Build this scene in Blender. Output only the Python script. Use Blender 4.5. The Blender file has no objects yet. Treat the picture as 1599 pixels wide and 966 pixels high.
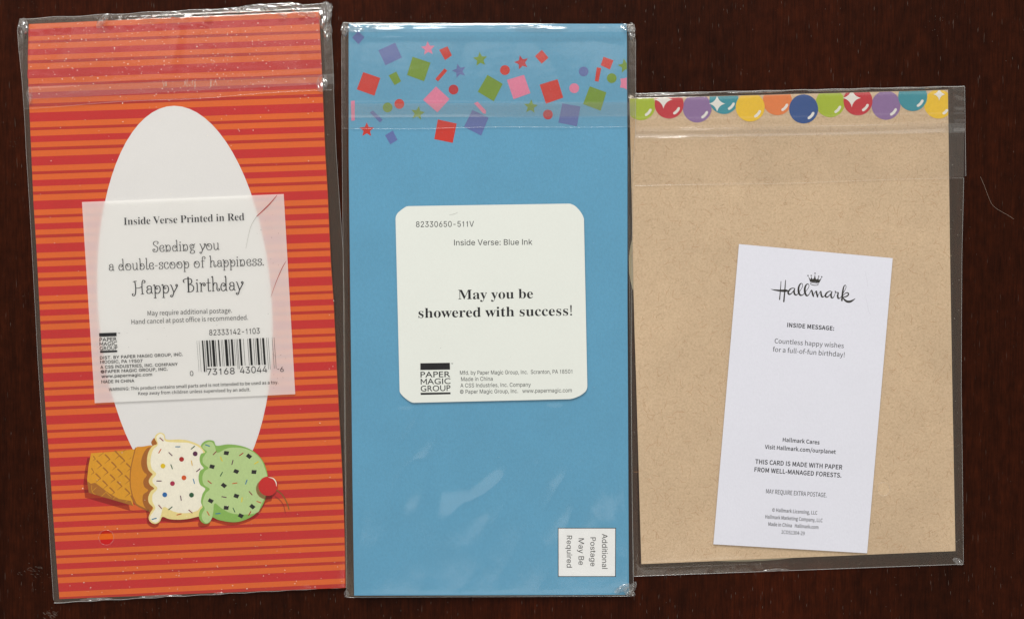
import bpy, math, random
from mathutils import Vector, Matrix, noise
from mathutils.geometry import tessellate_polygon

scene = bpy.context.scene
COL = scene.collection
random.seed(7)

# ------------------------------------------------------------------ camera
W, H = 1599.0, 966.0
LENS = 38.0
TILT = math.radians(2.0)
DIST = 0.4 * LENS / 36.0
cam_data = bpy.data.cameras.new('camera')
cam_data.lens = LENS
cam_data.sensor_width = 36.0
cam_data.clip_start = 0.01
cam_data.clip_end = 20.0
cam = bpy.data.objects.new('camera', cam_data)
COL.objects.link(cam)
CAM = Vector((0.0, math.sin(TILT) * DIST, math.cos(TILT) * DIST))
cam.location = CAM
ROT = Matrix.Rotation(-TILT, 3, 'X')
cam.rotation_euler = (-TILT, 0, 0)
scene.camera = cam

# ------------------------------------------------------------------ light
world = bpy.data.worlds.new('World')
scene.world = world
world.use_nodes = True
bgn = world.node_tree.nodes['Background']
bgn.inputs['Color'].default_value = (1.0, 0.975, 0.925, 1)
bgn.inputs['Strength'].default_value = 0.47

def area(name, loc, target, sx, sy, radiance, col):
    l = bpy.data.lights.new(name, 'AREA')
    l.shape = 'RECTANGLE'; l.size = sx; l.size_y = sy
    l.energy = radiance * math.pi * sx * sy
    l.color = col
    o = bpy.data.objects.new(name, l); COL.objects.link(o)
    o.location = loc
    o.rotation_euler = (Vector(target) - Vector(loc)).to_track_quat('-Z', 'Y').to_euler()
    return o
# the room: a pale ceiling lit towards the window, and the window itself beyond the top of the table
area('ceiling_bounce', (-0.10, 0.95, 1.5), (-0.10, 0.95, 0), 2.0, 1.1, 0.50, (1.0, 0.985, 0.96))
area('window_light', (-0.25, 1.75, 1.20), (0, 0, 0), 1.2, 0.9, 11.4, (1.0, 0.99, 0.96))
# added light panel behind the viewer, made up to put pale gleams in the film
area('added_gleam_light', (0.10, -0.80, 1.5), (0.05, -0.1, 0), 0.75, 0.5, 0.95, (1.0, 0.99, 0.97))

vs = scene.view_settings
scene.display_settings.display_device = 'sRGB'
vs.view_transform = 'Standard'
vs.look = 'None'
vs.exposure = 0.0
vs.gamma = 1.0
scene.render.engine = 'CYCLES'
cy = scene.cycles
cy.transparent_max_bounces = 24
cy.max_bounces = 8
cy.diffuse_bounces = 3
cy.glossy_bounces = 4
cy.transmission_bounces = 6
cy.sample_clamp_indirect = 4.0
cy.use_denoising = True

# ------------------------------------------------------------------ helpers
MM = 0.001
def P(px, py, z):
    """point on the height z (metres) seen at photograph position px, py"""
    k = 36.0 / (LENS * W)
    d = ROT @ Vector(((px - W / 2) * k, -(py - H / 2) * k, -1.0))
    t = (z - CAM.z) / d.z
    return CAM + d * t

def tag(o, label=None, cat=None, group=None, kind=None):
    if label: o['label'] = label
    if cat: o['category'] = cat
    if group: o['group'] = group
    if kind: o['kind'] = kind
    return o

ORG = {}
def thing(name, label, cat, px, py, group=None, z=0.0):
    o = bpy.data.objects.new(name, None)
    o.empty_display_size = 0.01
    COL.objects.link(o)
    o.location = P(px, py, z)
    ORG[o.name] = o.location.copy()
    return tag(o, label, cat, group)

def link(name, verts, faces, mat, parent=None, smooth=False, label=None, kind=None, centre=False):
    org = ORG[parent.name] if parent is not None else Vector((0, 0, 0))
    me = bpy.data.meshes.new(name)
    me.from_pydata([tuple(Vector(v) - org) for v in verts], [], faces)
    me.update()
    if mat is not None:
        me.materials.append(mat)
    if smooth:
        me.polygons.foreach_set('use_smooth', [True] * len(me.polygons))
    o = bpy.data.objects.new(name, me)
    COL.objects.link(o)
    if parent is not None:
        o.parent = parent
    ORG[o.name] = org
    if label: o['label'] = label
    if kind: o['kind'] = kind
    return o

def lin(h):
    h = h.lstrip('#')
    out = []
    for i in (0, 2, 4):
        c = int(h[i:i + 2], 16) / 255
        out.append(c / 12.92 if c <= 0.04045 else ((c + 0.055) / 1.055) ** 2.4)
    return out
def ink(h, film=0.0, lit=1.0):
    """base colour of an ink whose tone in daylight under clear film is h"""
    return tuple(max(0.003, min(0.9, (c - film) / lit)) for c in lin(h))

def newmat(name):
    m = bpy.data.materials.new(name)
    m.use_nodes = True
    nt = m.node_tree
    nt.nodes.clear()
    out = nt.nodes.new('ShaderNodeOutputMaterial')
    return m, nt, out
def N(nt, t, **kw):
    n = nt.nodes.new(t)
    for k, v in kw.items():
        if k in n.inputs: n.inputs[k].default_value = v
        else: setattr(n, k, v)
    return n
def ramp(nt, stops, fac):
    r = nt.nodes.new('ShaderNodeValToRGB')
    e = r.color_ramp.elements
    e[0].position, e[0].color = stops[0][0], (*stops[0][1], 1)
    e[1].position, e[1].color = stops[-1][0], (*stops[-1][1], 1)
    for p, c in stops[1:-1]:
        q = e.new(p); q.color = (*c, 1)
    nt.links.new(fac, r.inputs[0])
    return r
def coords(nt, scale):
    g = nt.nodes.new('ShaderNodeNewGeometry')
    m = nt.nodes.new('ShaderNodeMapping')
    m.inputs['Scale'].default_value = scale
    nt.links.new(g.outputs['Position'], m.inputs['Vector'])
    return m.outputs[0]

_inks = {}
def paper(name, col, rough=0.55, mottle=0.06, grain=0.05, bump=0.12, spec=0.3):
    """printed or plain paper: fine fibre grain, slight mottling and tooth"""
    key = (name, tuple(round(c, 4) for c in col))
    if key in _inks: return _inks[key]
    m, nt, out = newmat(name)
    L = nt.links
    b = N(nt, 'ShaderNodeBsdfPrincipled', Roughness=rough)
    b.inputs['Specular IOR Level'].default_value = spec
    n1 = N(nt, 'ShaderNodeTexNoise', Scale=45.0, Detail=4.0); L.new(coords(nt, (1, 1, 1)), n1.inputs['Vector'])
    n2 = N(nt, 'ShaderNodeTexNoise', Scale=1600.0, Detail=3.0); L.new(coords(nt, (1, 0.6, 1)), n2.inputs['Vector'])
    r1 = ramp(nt, [(0.25, (1 - mottle,) * 3), (0.75, (1 + mottle,) * 3)], n1.outputs[0])
    r2 = ramp(nt, [(0.25, (1 - grain,) * 3), (0.75, (1 + grain,) * 3)], n2.outputs[0])
    mx = N(nt, 'ShaderNodeMix', data_type='RGBA', blend_type='MULTIPLY'); mx.inputs[0].default_value = 1
    L.new(r1.outputs[0], mx.inputs[6]); L.new(r2.outputs[0], mx.inputs[7])
    m2 = N(nt, 'ShaderNodeMix', data_type='RGBA', blend_type='MULTIPLY'); m2.inputs[0].default_value = 1
    m2.inputs[6].default_value = (*col, 1); L.new(mx.outputs[2], m2.inputs[7])
    L.new(m2.outputs[2], b.inputs['Base Color'])
    bp = N(nt, 'ShaderNodeBump', Strength=bump, Distance=0.0002)
    L.new(n2.outputs[0], bp.inputs['Height']); L.new(bp.outputs[0], b.inputs['Normal'])
    L.new(b.outputs[0], out.inputs[0])
    _inks[key] = m
    return m

def black_ink(name='black_ink', col=(0.016, 0.016, 0.018)):
    return paper(name, col, 0.6, 0.1, 0.25, 0.05)

def film_material(name, gain=2.0, rough=0.11, tint=(0.985, 0.98, 0.97), fine=0.022, haze=0.0, sheen=(1, 1, 1)):
    """thin clear cellophane: passes light straight through and mirrors the room by Fresnel"""
    m, nt, out = newmat(name)
    L = nt.links
    tr = N(nt, 'ShaderNodeBsdfTransparent'); tr.inputs[0].default_value = (*tint, 1)
    gl = N(nt, 'ShaderNodeBsdfGlossy', Roughness=rough); gl.inputs[0].default_value = (*sheen, 1)
    # Schlick reflectance, the same from both sides of the sheet
    dp = N(nt, 'ShaderNodeVectorMath', operation='DOT_PRODUCT')
    geo = nt.nodes.new('ShaderNodeNewGeometry')
    ab = N(nt, 'ShaderNodeMath', operation='ABSOLUTE')
    iv = N(nt, 'ShaderNodeMath', operation='SUBTRACT'); iv.inputs[0].default_value = 1.0
    pw = N(nt, 'ShaderNodeMath', operation='POWER'); pw.inputs[1].default_value = 5.0
    fr = N(nt, 'ShaderNodeMath', operation='MULTIPLY_ADD'); fr.inputs[1].default_value = 0.96; fr.inputs[2].default_value = 0.04
    L.new(geo.outputs['Incoming'], dp.inputs[0]); L.new(dp.outputs['Value'], ab.inputs[0]); L.new(ab.outputs[0], iv.inputs[1])
    L.new(iv.outputs[0], pw.inputs[0]); L.new(pw.outputs[0], fr.inputs[0])
    mu = N(nt, 'ShaderNodeMath', operation='MULTIPLY', use_clamp=True); mu.inputs[1].default_value = gain
    mx = N(nt, 'ShaderNodeMixShader')
    n = N(nt, 'ShaderNodeTexNoise', Scale=300.0, Detail=3.0); L.new(coords(nt, (1, 0.7, 1)), n.inputs['Vector'])
    bp = N(nt, 'ShaderNodeBump', Strength=fine, Distance=0.001)
    L.new(n.outputs[0], bp.inputs['Height']); L.new(bp.outputs[0], gl.inputs['Normal'])
    L.new(bp.outputs[0], dp.inputs[1])
    L.new(fr.outputs[0], mu.inputs[0]); L.new(mu.outputs[0], mx.inputs[0])
    L.new(tr.outputs[0], mx.inputs[1]); L.new(gl.outputs[0], mx.inputs[2])
    last = mx
    if haze > 0:
        df = N(nt, 'ShaderNodeBsdfDiffuse'); df.inputs[0].default_value = (0.85, 0.85, 0.83, 1)
        m3 = N(nt, 'ShaderNodeMixShader'); m3.inputs[0].default_value = haze
        L.new(mx.outputs[0], m3.inputs[1]); L.new(df.outputs[0], m3.inputs[2])
        last = m3
    L.new(last.outputs[0], out.inputs[0])
    return m

# ---- flat shapes
def fill(loops, z):
    vl = [[Vector((x, y, 0)) for x, y in lp] for lp in loops]
    flat = [p for lp in loops for p in lp]
    tris = tessellate_polygon(vl)
    verts = [P(x, y, z) for x, y in flat]
    faces = []
    for a, b, c in tris:
        (x1, y1), (x2, y2), (x3, y3) = flat[a], flat[b], flat[c]
        ar = (x2 - x1) * (y3 - y1) - (x3 - x1) * (y2 - y1)
        if abs(ar) < 1e-9: continue
        faces.append((a, b, c) if ar < 0 else (a, c, b))
    return verts, faces

def flat(name, pts, z, mat, parent, holes=(), label=None):
    v, f = fill([pts] + list(holes), z)
    return link(name, v, f, mat, parent, label=label)

def slab(name, pts, z0, z1, mat, parent=None, label=None):
    """sheet with real thickness"""
    vt, ft = fill([pts], z1)
    n = len(pts)
    ctr = vt
    vb = [Vector((p.x, p.y, z0)) for p in vt]
    verts = vt + vb
    faces = list(ft) + [(a + n, c + n, b + n) for a, b, c in ft]
    area2 = sum(pts[i][0] * pts[(i + 1) % n][1] - pts[(i + 1) % n][0] * pts[i][1] for i in range(n))
    for i in range(n):
        j = (i + 1) % n
        faces.append((i, i + n, j + n, j) if area2 < 0 else (i, j, j + n, i + n))
    return link(name, verts, faces, mat, parent, label=label)

def smooth_poly(pts, closed=True, k=5):
    n = len(pts); out = []
    rng = range(n) if closed else range(n - 1)
    for i in rng:
        if closed:
            p0, p1, p2, p3 = pts[(i - 1) % n], pts[i], pts[(i + 1) % n], pts[(i + 2) % n]
        else:
            p0, p1, p2, p3 = pts[max(i - 1, 0)], pts[i], pts[i + 1], pts[min(i + 2, n - 1)]
        for s in range(k):
            t = s / k
            out.append(tuple(0.5 * ((2 * b) + (-a + c) * t + (2 * a - 5 * b + 4 * c - d) * t * t + (-a + 3 * b - 3 * c + d) * t ** 3)
                             for a, b, c, d in zip(p0, p1, p2, p3)))
    if not closed: out.append(tuple(pts[-1]))
    return out

def ribbon(pts, z, verts, faces):
    """pts (x, y, width) -> a ribbon appended to verts and faces"""
    n = len(pts); base = len(verts)
    for i, (x, y, w) in enumerate(pts):
        a = pts[max(i - 1, 0)]; b = pts[min(i + 1, n - 1)]
        dx, dy = b[0] - a[0], b[1] - a[1]
        l = math.hypot(dx, dy) or 1
        nx, ny = -dy / l * w / 2, dx / l * w / 2
        verts.append(P(x + nx, y + ny, z)); verts.append(P(x - nx, y - ny, z))
    for i in range(n - 1):
        q = base + 2 * i
        faces.append((q, q + 1, q + 3, q + 2))
    # round caps
    for e, o in ((0, 1), (n - 1, n - 2)):
        x, y, w = pts[e]
        if w < 0.4: continue
        c = len(verts); m = 8
        for j in range(m):
            t = 2 * math.pi * j / m
            verts.append(P(x + math.cos(t) * w / 2, y + math.sin(t) * w / 2, z + 2e-6))
        faces.append(tuple(range(c + m - 1, c - 1, -1)))

def strokes(name, strk, z, mat, parent, label=None, k=4):
    v, f = [], []
    for s in strk:
        ribbon(smooth_poly(s, False, k), z, v, f)
    return link(name, v, f, mat, parent, label=label)

def disc(cx, cy_, r, n=24, ry=None, rot=0):
    ry = ry or r
    c, s = math.cos(rot), math.sin(rot)
    return [(cx + math.cos(t) * r * c - math.sin(t) * ry * s, cy_ + math.cos(t) * r * s + math.sin(t) * ry * c)
            for t in [2 * math.pi * i / n for i in range(n)]]
def clip_half(pts, a, b):
    """keep the side to the left of a->b in picture coordinates (cross >= 0)"""
    def sd(p): return (b[0] - a[0]) * (p[1] - a[1]) - (b[1] - a[1]) * (p[0] - a[0])
    out = []
    for i in range(len(pts)):
        p, q = pts[i], pts[(i + 1) % len(pts)]
        sp, sq = sd(p), sd(q)
        if sp >= 0: out.append(p)
        if sp * sq < 0:
            t = sp / (sp - sq)
            out.append((p[0] + (q[0] - p[0]) * t, p[1] + (q[1] - p[1]) * t))
    return out
def star(cx, cy_, R, n=5, inner=0.45, rot=-90):
    return [(cx + math.cos(math.radians(rot + 180 / n * i)) * (R if i % 2 == 0 else R * inner),
             cy_ + math.sin(math.radians(rot + 180 / n * i)) * (R if i % 2 == 0 else R * inner)) for i in range(2 * n)]

# outlines of the letters used on the labels (the advance, then each outline as x, y, x, y ...; capitals are 700 high)
GLYPHS = {
 'inter': {
  ' ': [258],
  ',': [258,(52,-164,93,98,188,98,116,-164)],
  '-': [623,(464,336,464,258,157,258,157,336)],
  '.': [258,(131,-6,115,-4,100,2,87,12,76,25,70,40,68,56,70,73,76,88,87,101,100,111,115,117,131,119,148,117,163,111,176,101,186,88,192,73,194,56,192,40,186,25,176,12,163,2,148,-4)],
  '0': [623,(312,-9,262,-5,218,10,179,33,145,66,117,107,95,156,79,213,69,278,66,350,69,421,79,486,95,543,118,593,146,634,179,667,219,690,263,705,312,709,361,705,405,690,444,667,478,634,506,593,529,543,545,486,554,421,558,350,554,278,545,213,529,156,507,107,479,66,445,33,406,10,361,-5),(312,68,344,72,374,83,399,101,422,127,440,159,454,198,465,243,471,293,473,350,471,406,465,457,454,502,440,541,422,573,399,599,374,617,344,629,312,632,279,629,250,617,224,599,202,573,184,541,169,502,159,457,152,406,150,350,152,293,159,243,169,198,184,159,202,127,224,101,250,83,279,72)],
  '1': [623,(105,0,105,75,538,75,538,0),(380,700,380,0,292,0,292,617,288,617,118,492,118,587,273,700)],
  '2': [623,(88,0,88,65,322,315,388,389,428,449,441,511,439,535,433,557,423,576,410,593,394,607,376,618,308,632,282,630,258,625,237,616,219,603,203,587,191,569,182,548,177,524,175,498,90,498,93,538,103,575,119,609,140,638,166,663,197,683,232,698,269,706,310,709,350,706,387,698,421,683,451,664,476,640,497,613,512,582,521,548,524,513,510,437,462,356,367,247,210,83,210,78,536,78,536,0)],
  '3': [623,(300,-9,258,-7,219,1,183,13,149,31,121,53,97,79,78,109,66,143,60,181,150,181,154,158,162,138,174,120,189,104,207,92,227,82,301,69,378,84,400,95,418,110,433,128,444,149,451,172,453,199,451,224,445,248,435,270,420,290,401,307,378,321,349,332,316,338,277,341,216,341,216,412,396,617,396,622,96,622,96,700,513,700,513,634,291,383,291,397,340,399,385,393,424,380,459,360,487,335,510,306,527,273,537,237,541,199,537,160,527,124,510,91,487,62,458,37,425,17,387,2,345,-6)],
  '4': [623,(54,145,54,218,340,700,428,700,149,228,149,224,568,224,568,145),(388,0,388,167,388,201,388,437,472,437,472,0)],
  '5': [623,(304,-9,264,-7,227,2,193,15,162,34,136,56,114,83,97,112,87,145,82,179,168,179,172,159,179,140,190,122,238,83,304,69,332,71,357,77,380,89,401,104,418,122,432,144,443,168,449,194,451,223,449,252,442,279,432,304,417,326,399,345,378,361,354,372,328,379,300,381,230,369,176,338,93,348,132,700,504,700,504,622,207,622,184,415,187,415,244,447,316,459,347,457,376,451,404,442,430,428,454,412,475,393,493,370,509,345,521,318,531,289,536,258,538,225,535,181,524,141,508,104,485,71,457,44,425,21,388,4,348,-6)],
  '6': [623,(311,-9,270,-6,231,4,196,20,164,42,138,70,116,102,100,139,91,179,87,223,90,257,97,292,110,329,189,468,347,700,443,700,208,359,200,359,227,396,269,422,323,432,364,429,401,420,435,405,464,385,489,360,509,330,523,296,532,258,535,216,532,174,522,135,506,100,484,68,458,42,427,20,391,4,353,-6),(311,67,338,69,362,75,383,86,403,101,419,119,432,140,442,163,449,189,451,216,449,244,442,270,432,294,419,314,403,332,383,346,362,357,338,363,311,365,285,363,261,357,239,346,220,332,203,315,190,294,180,271,174,246,172,218,174,190,180,164,190,140,203,119,220,101,239,86,261,75,285,69)],
  '7': [623,(133,0,445,617,445,622,86,622,86,700,537,700,537,617,227,0)],
  '8': [623,(311,-9,266,-7,224,2,187,16,153,35,125,58,102,85,85,116,75,150,71,186,73,215,79,243,89,268,103,292,120,313,139,332,161,347,185,357,210,364,210,367,178,379,150,398,128,424,110,454,100,487,97,523,100,558,109,590,124,619,145,645,171,667,201,685,234,699,271,707,311,709,351,707,388,699,421,685,451,667,476,645,497,619,513,590,522,558,525,523,522,487,512,454,494,424,472,398,445,379,413,367,413,364,438,357,462,347,483,332,503,313,519,292,533,268,543,243,549,215,552,186,548,150,538,116,521,85,498,58,469,35,436,16,398,2,357,-7),(311,68,341,69,368,74,392,83,413,94,430,109,444,126,455,145,461,167,463,191,461,216,454,239,443,260,429,278,411,294,389,307,365,316,339,322,311,324,283,322,257,316,233,307,211,294,193,278,179,260,168,239,161,216,159,191,161,167,167,145,177,126,191,109,209,94,230,83,254,74,282,69),(311,398,377,413,395,424,410,438,423,455,432,474,437,494,439,517,437,539,432,560,423,578,411,594,396,608,378,618,311,633,244,618,226,608,211,594,199,578,190,560,185,539,183,517,185,494,190,474,199,455,211,438,226,424,245,413)],
  ':': [258,(131,-6,115,-4,100,2,87,12,76,25,70,40,68,56,70,73,76,88,87,101,100,111,115,117,131,119,148,117,163,111,176,101,186,88,192,73,194,56,192,40,186,25,176,12,163,2,148,-4),(131,373,115,375,100,381,87,391,76,404,70,419,68,435,70,452,76,467,87,480,100,490,115,496,131,498,148,496,163,490,176,480,186,467,192,452,194,435,192,419,186,404,176,391,163,381,148,375)],
  'A': [660,(23,0,277,700,380,700,637,0,544,0,395,416,363,512,319,658,337,658,293,510,262,416,117,0),(151,195,151,273,509,273,509,195)],
  'B': [628,(83,0,83,700,332,700,377,697,418,689,452,675,482,657,506,634,524,608,537,579,545,548,548,514,546,486,541,462,532,440,490,393,433,367,433,361,456,357,478,350,500,338,520,322,538,303,554,280,566,253,573,222,575,187,572,153,564,121,551,92,531,65,506,43,474,25,436,11,391,3,339,0),(171,78,337,78,386,82,425,92,454,110,473,132,485,158,489,188,487,211,481,233,471,253,458,271,441,287,420,300,397,310,371,316,342,318,171,318),(171,393,327,393,397,408,415,419,431,433,445,449,454,468,460,489,462,512,459,541,448,567,430,590,405,608,371,618,330,622,171,622)],
  'C': [702,(368,-9,310,-5,256,10,207,34,163,68,126,109,96,159,73,216,60,279,55,350,60,420,73,484,96,541,126,591,163,632,207,665,256,690,310,705,368,709,468,694,499,682,527,667,553,648,577,627,598,603,616,576,631,546,643,514,651,479,562,479,536,543,492,589,434,618,368,627,326,624,288,613,253,595,221,570,194,538,172,501,156,456,146,406,142,350,146,293,156,243,172,199,194,161,221,130,253,105,288,87,327,76,368,73,434,82,492,111,536,157,562,221,651,221,643,186,632,154,617,125,598,98,577,74,554,52,527,34,499,18,469,6,436,-2,403,-8)],
  'D': [691,(301,0,132,0,132,78,296,78,349,82,397,93,437,111,472,136,500,167,521,205,537,249,546,297,549,351,546,405,537,453,522,496,500,533,473,564,440,589,400,607,355,618,304,622,128,622,128,700,310,700,375,695,433,681,485,658,530,626,567,586,596,538,618,483,631,420,635,351,631,282,618,219,596,163,566,115,528,75,482,42,429,19,369,5),(171,700,171,0,83,0,83,700)],
  'E': [576,(83,0,83,700,513,700,513,622,171,622,171,393,489,393,489,315,171,315,171,78,516,78,516,0)],
  'G': [716,(370,-9,310,-5,255,10,206,35,162,68,125,109,95,159,73,216,60,280,55,350,60,420,73,484,95,541,125,591,162,632,205,665,254,690,307,705,365,709,401,708,435,702,468,693,500,680,528,665,555,646,579,624,600,600,618,573,633,544,645,513,653,480,561,480,533,541,490,587,434,617,365,627,325,624,287,613,252,595,221,570,194,539,172,501,156,456,146,406,142,350,146,293,156,243,172,199,194,161,222,130,253,105,289,87,328,76,370,73,408,76,442,84,474,98,502,117,526,141,545,170,559,202,568,239,571,279,598,274,389,274,389,352,658,352,658,275,654,220,641,170,620,125,592,86,558,53,518,26,473,6,423,-5)],
  'H': [711,(83,0,83,700,171,700,171,397,540,397,540,700,629,700,629,0,540,0,540,319,171,319,171,0)],
  'I': [413,(43,0,43,78,163,78,163,622,43,622,43,700,371,700,371,622,251,622,251,78,371,78,371,0)],
  'M': [864,(83,0,83,700,209,700,381,257,395,219,412,169,428,115,443,67,423,67,437,114,454,167,471,218,485,257,655,700,781,700,781,0,694,0,694,400,694,450,695,507,696,568,698,629,706,629,685,563,663,499,643,443,627,400,470,0,394,0,234,400,219,442,199,497,178,561,154,629,163,629,165,572,166,511,167,452,168,400,168,0)],
  'N': [720,(83,0,83,700,187,700,472,251,499,207,533,147,569,76,557,74,551,149,549,216,549,268,549,700,638,700,638,0,532,0,278,399,244,455,204,524,148,622,164,624,168,528,171,451,172,400,172,0)],
  'O': [734,(367,-9,309,-5,256,10,207,34,163,68,126,109,96,159,73,216,60,279,55,350,60,420,73,484,96,541,126,591,163,632,207,665,256,690,309,705,367,709,425,705,479,690,528,665,571,632,608,591,638,541,661,484,674,420,678,350,674,279,661,216,638,159,608,109,571,68,528,34,479,10,425,-5),(367,73,408,76,446,87,481,105,512,129,540,160,562,198,579,243,589,293,592,350,589,407,579,457,562,502,540,540,512,571,481,595,446,613,408,624,367,627,327,624,289,613,253,595,222,571,195,539,172,501,156,457,146,406,142,350,146,293,156,243,172,198,195,161,222,129,253,105,289,87,327,76)],
  'P': [612,(83,0,83,700,324,700,374,697,419,687,457,671,490,649,516,622,536,591,551,556,559,519,562,478,559,438,551,400,536,365,516,334,490,307,457,285,419,269,374,259,324,256,150,256,150,334,320,334,354,336,384,342,409,352,429,366,446,384,458,404,467,427,472,452,474,478,472,505,467,530,458,552,446,573,429,590,408,603,383,614,354,620,319,622,171,622,171,0)],
  'R': [618,(83,0,83,700,325,700,375,697,420,688,458,672,491,651,517,626,537,596,552,562,560,525,563,484,560,444,552,407,537,373,517,344,490,319,458,299,420,284,375,275,325,272,132,272,132,351,321,351,355,353,385,358,410,367,430,379,447,395,459,413,468,435,473,458,475,484,473,511,468,535,459,557,447,576,430,592,409,605,384,614,355,620,320,622,171,622,171,0),(486,0,317,315,417,315,589,0)],
  'S': [614,(308,-12,259,-9,215,-1,175,13,141,32,112,55,88,83,70,114,58,150,53,188,144,188,148,162,157,140,170,121,187,104,206,91,229,81,308,68,339,69,367,74,393,83,417,95,437,109,453,126,466,146,473,168,475,192,473,213,467,231,457,246,407,281,337,306,253,329,199,348,155,370,119,398,92,430,77,469,71,513,75,550,86,585,103,616,127,644,156,666,189,685,227,699,268,707,312,709,357,707,398,698,435,685,468,666,496,644,519,617,536,588,547,555,552,520,464,520,456,553,440,580,416,602,385,618,350,628,310,631,281,629,254,624,230,616,209,605,191,592,177,576,167,557,160,538,158,517,161,494,168,475,180,459,233,424,292,404,364,384,429,363,494,327,543,272,553,248,560,221,562,191,559,154,549,119,532,87,509,59,480,35,445,15,404,0,359,-9)],
  'T': [617,(44,622,44,700,574,700,574,622,353,622,353,0,265,0,265,622)],
  'U': [712,(356,-11,303,-8,255,3,212,21,174,45,142,75,117,110,98,149,86,192,83,238,83,700,171,700,171,245,174,213,181,183,194,156,211,131,232,110,257,93,287,81,320,73,356,71,393,73,426,81,455,93,480,110,501,131,518,156,530,183,538,213,540,245,540,700,629,700,629,238,625,192,614,149,595,110,570,75,538,45,500,21,457,3,409,-8)],
  'V': [660,(280,0,23,700,116,700,264,284,296,189,341,42,323,42,367,190,398,284,543,700,637,700,382,0)],
  'Y': [649,(280,0,280,287,23,700,125,700,264,474,306,402,343,317,308,317,346,403,386,474,524,700,626,700,369,287,369,0)],
  'a': [536,(220,-12,188,-10,158,-3,130,7,105,21,83,39,66,61,52,87,44,116,42,148,44,177,50,201,59,222,73,239,88,254,107,266,172,290,245,303,322,312,365,323,373,330,378,339,379,350,379,353,367,408,330,443,269,455,205,443,162,414,138,377,56,401,70,430,87,455,108,476,131,493,156,507,183,517,267,529,329,522,393,496,412,481,429,463,443,441,454,414,461,382,463,346,463,0,381,0,381,71,375,71,347,34,296,1),(234,62,264,65,290,71,314,81,333,94,350,110,362,128,372,148,377,169,379,190,379,261,357,250,318,242,276,236,241,231,185,218,142,192,133,179,128,163,126,144,140,99,179,72)],
  'b': [584,(316,-11,286,-9,260,-4,237,5,190,43,163,81,154,81,154,0,72,0,72,700,156,700,156,439,163,439,189,476,236,513,258,522,284,527,315,529,357,525,396,514,431,496,461,471,488,440,509,403,524,360,534,312,537,260,534,207,525,159,509,116,488,79,462,47,431,22,396,4,358,-8),(303,64,334,67,361,76,385,90,405,109,421,133,435,160,444,191,450,225,451,261,450,296,444,329,435,359,422,386,405,410,385,428,361,443,334,451,303,454,272,451,245,443,222,429,202,411,185,388,172,362,163,331,157,298,155,261,157,223,163,189,172,158,185,131,202,108,222,89,246,75,273,67)],
  'c': [544,(285,-11,240,-8,198,4,161,23,128,48,100,80,77,117,60,160,50,207,47,258,50,310,60,358,77,401,100,438,128,470,161,495,198,514,240,525,285,529,358,519,420,490,468,443,498,381,417,360,400,398,371,428,333,447,285,454,253,451,224,442,200,427,179,407,162,383,149,355,140,325,134,292,132,258,134,224,140,192,149,162,162,134,179,110,200,91,224,76,253,67,285,64,334,71,373,91,401,122,419,161,499,141,470,77,421,29,359,-1)],
  'd': [584,(269,-11,227,-8,188,4,153,22,122,47,96,79,75,116,60,159,50,207,47,260,50,312,60,360,75,403,97,440,123,471,154,496,189,514,227,525,269,529,300,527,326,522,348,513,395,476,421,439,428,439,428,700,512,700,512,0,430,0,430,81,422,81,395,43,347,5,325,-4,299,-9),(281,64,311,67,338,75,362,89,382,108,399,131,412,158,421,189,427,223,429,261,427,298,422,331,412,362,399,388,383,411,362,429,339,443,312,451,281,454,250,451,223,443,199,428,179,410,162,386,149,359,140,329,134,296,132,261,134,225,140,191,149,160,162,133,179,109,200,90,224,76,251,67)],
  'e': [556,(292,-11,243,-8,200,4,161,23,127,48,99,79,77,117,60,159,50,206,47,257,50,308,60,356,76,399,98,437,126,468,158,494,196,514,237,525,282,529,366,515,392,503,416,488,439,469,460,446,477,419,491,388,502,352,509,312,511,267,511,233,103,233,103,304,465,304,426,278,424,311,419,342,410,369,397,394,381,415,361,432,338,444,312,452,282,454,252,452,225,444,201,431,181,414,164,394,150,371,140,345,134,318,132,290,132,244,134,208,141,175,152,146,167,121,186,101,208,85,233,73,261,66,292,63,349,73,393,100,420,145,502,125,492,99,479,75,461,54,440,35,416,19,389,6,359,-4,327,-9)],
  'f': [349,(314,522,314,450,9,450,9,522),(111,0,111,594,113,622,120,647,132,669,147,687,165,702,186,714,258,729,306,725,334,717,313,645,296,649,268,652,245,650,226,644,212,633,203,618,197,599,195,576,195,0)],
  'g': [585,(285,-207,248,-206,214,-200,184,-192,113,-152,70,-95,140,-56,167,-91,212,-121,285,-134,324,-130,359,-120,388,-103,411,-79,424,-47,428,-8,428,94,421,94,394,57,347,22,325,13,299,8,268,7,228,10,190,20,155,37,124,60,98,89,76,124,60,165,50,211,47,263,50,315,60,361,76,404,97,440,123,471,155,496,190,514,228,525,270,529,300,527,327,522,349,513,397,476,423,439,431,439,431,522,513,522,513,-12,509,-55,499,-92,482,-124,459,-150,432,-171,400,-187,364,-198,326,-205),(282,81,312,84,339,91,363,103,383,120,400,141,413,167,422,196,428,229,430,265,428,301,422,333,413,363,400,389,383,411,363,430,340,443,312,451,282,454,251,451,224,443,200,429,179,410,162,387,149,361,140,331,134,299,132,265,134,230,140,198,150,169,163,143,180,122,200,104,224,92,251,84)],
  'h': [564,(156,312,156,0,72,0,72,700,156,700,156,396,141,396,159,439,182,473,209,498,241,515,275,526,313,529,347,527,378,519,406,507,431,490,452,468,469,441,481,410,489,373,491,331,491,0,407,0,407,324,404,361,393,393,376,419,352,438,323,449,289,453,265,451,242,446,221,437,203,424,187,408,174,389,164,366,158,341)],
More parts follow.
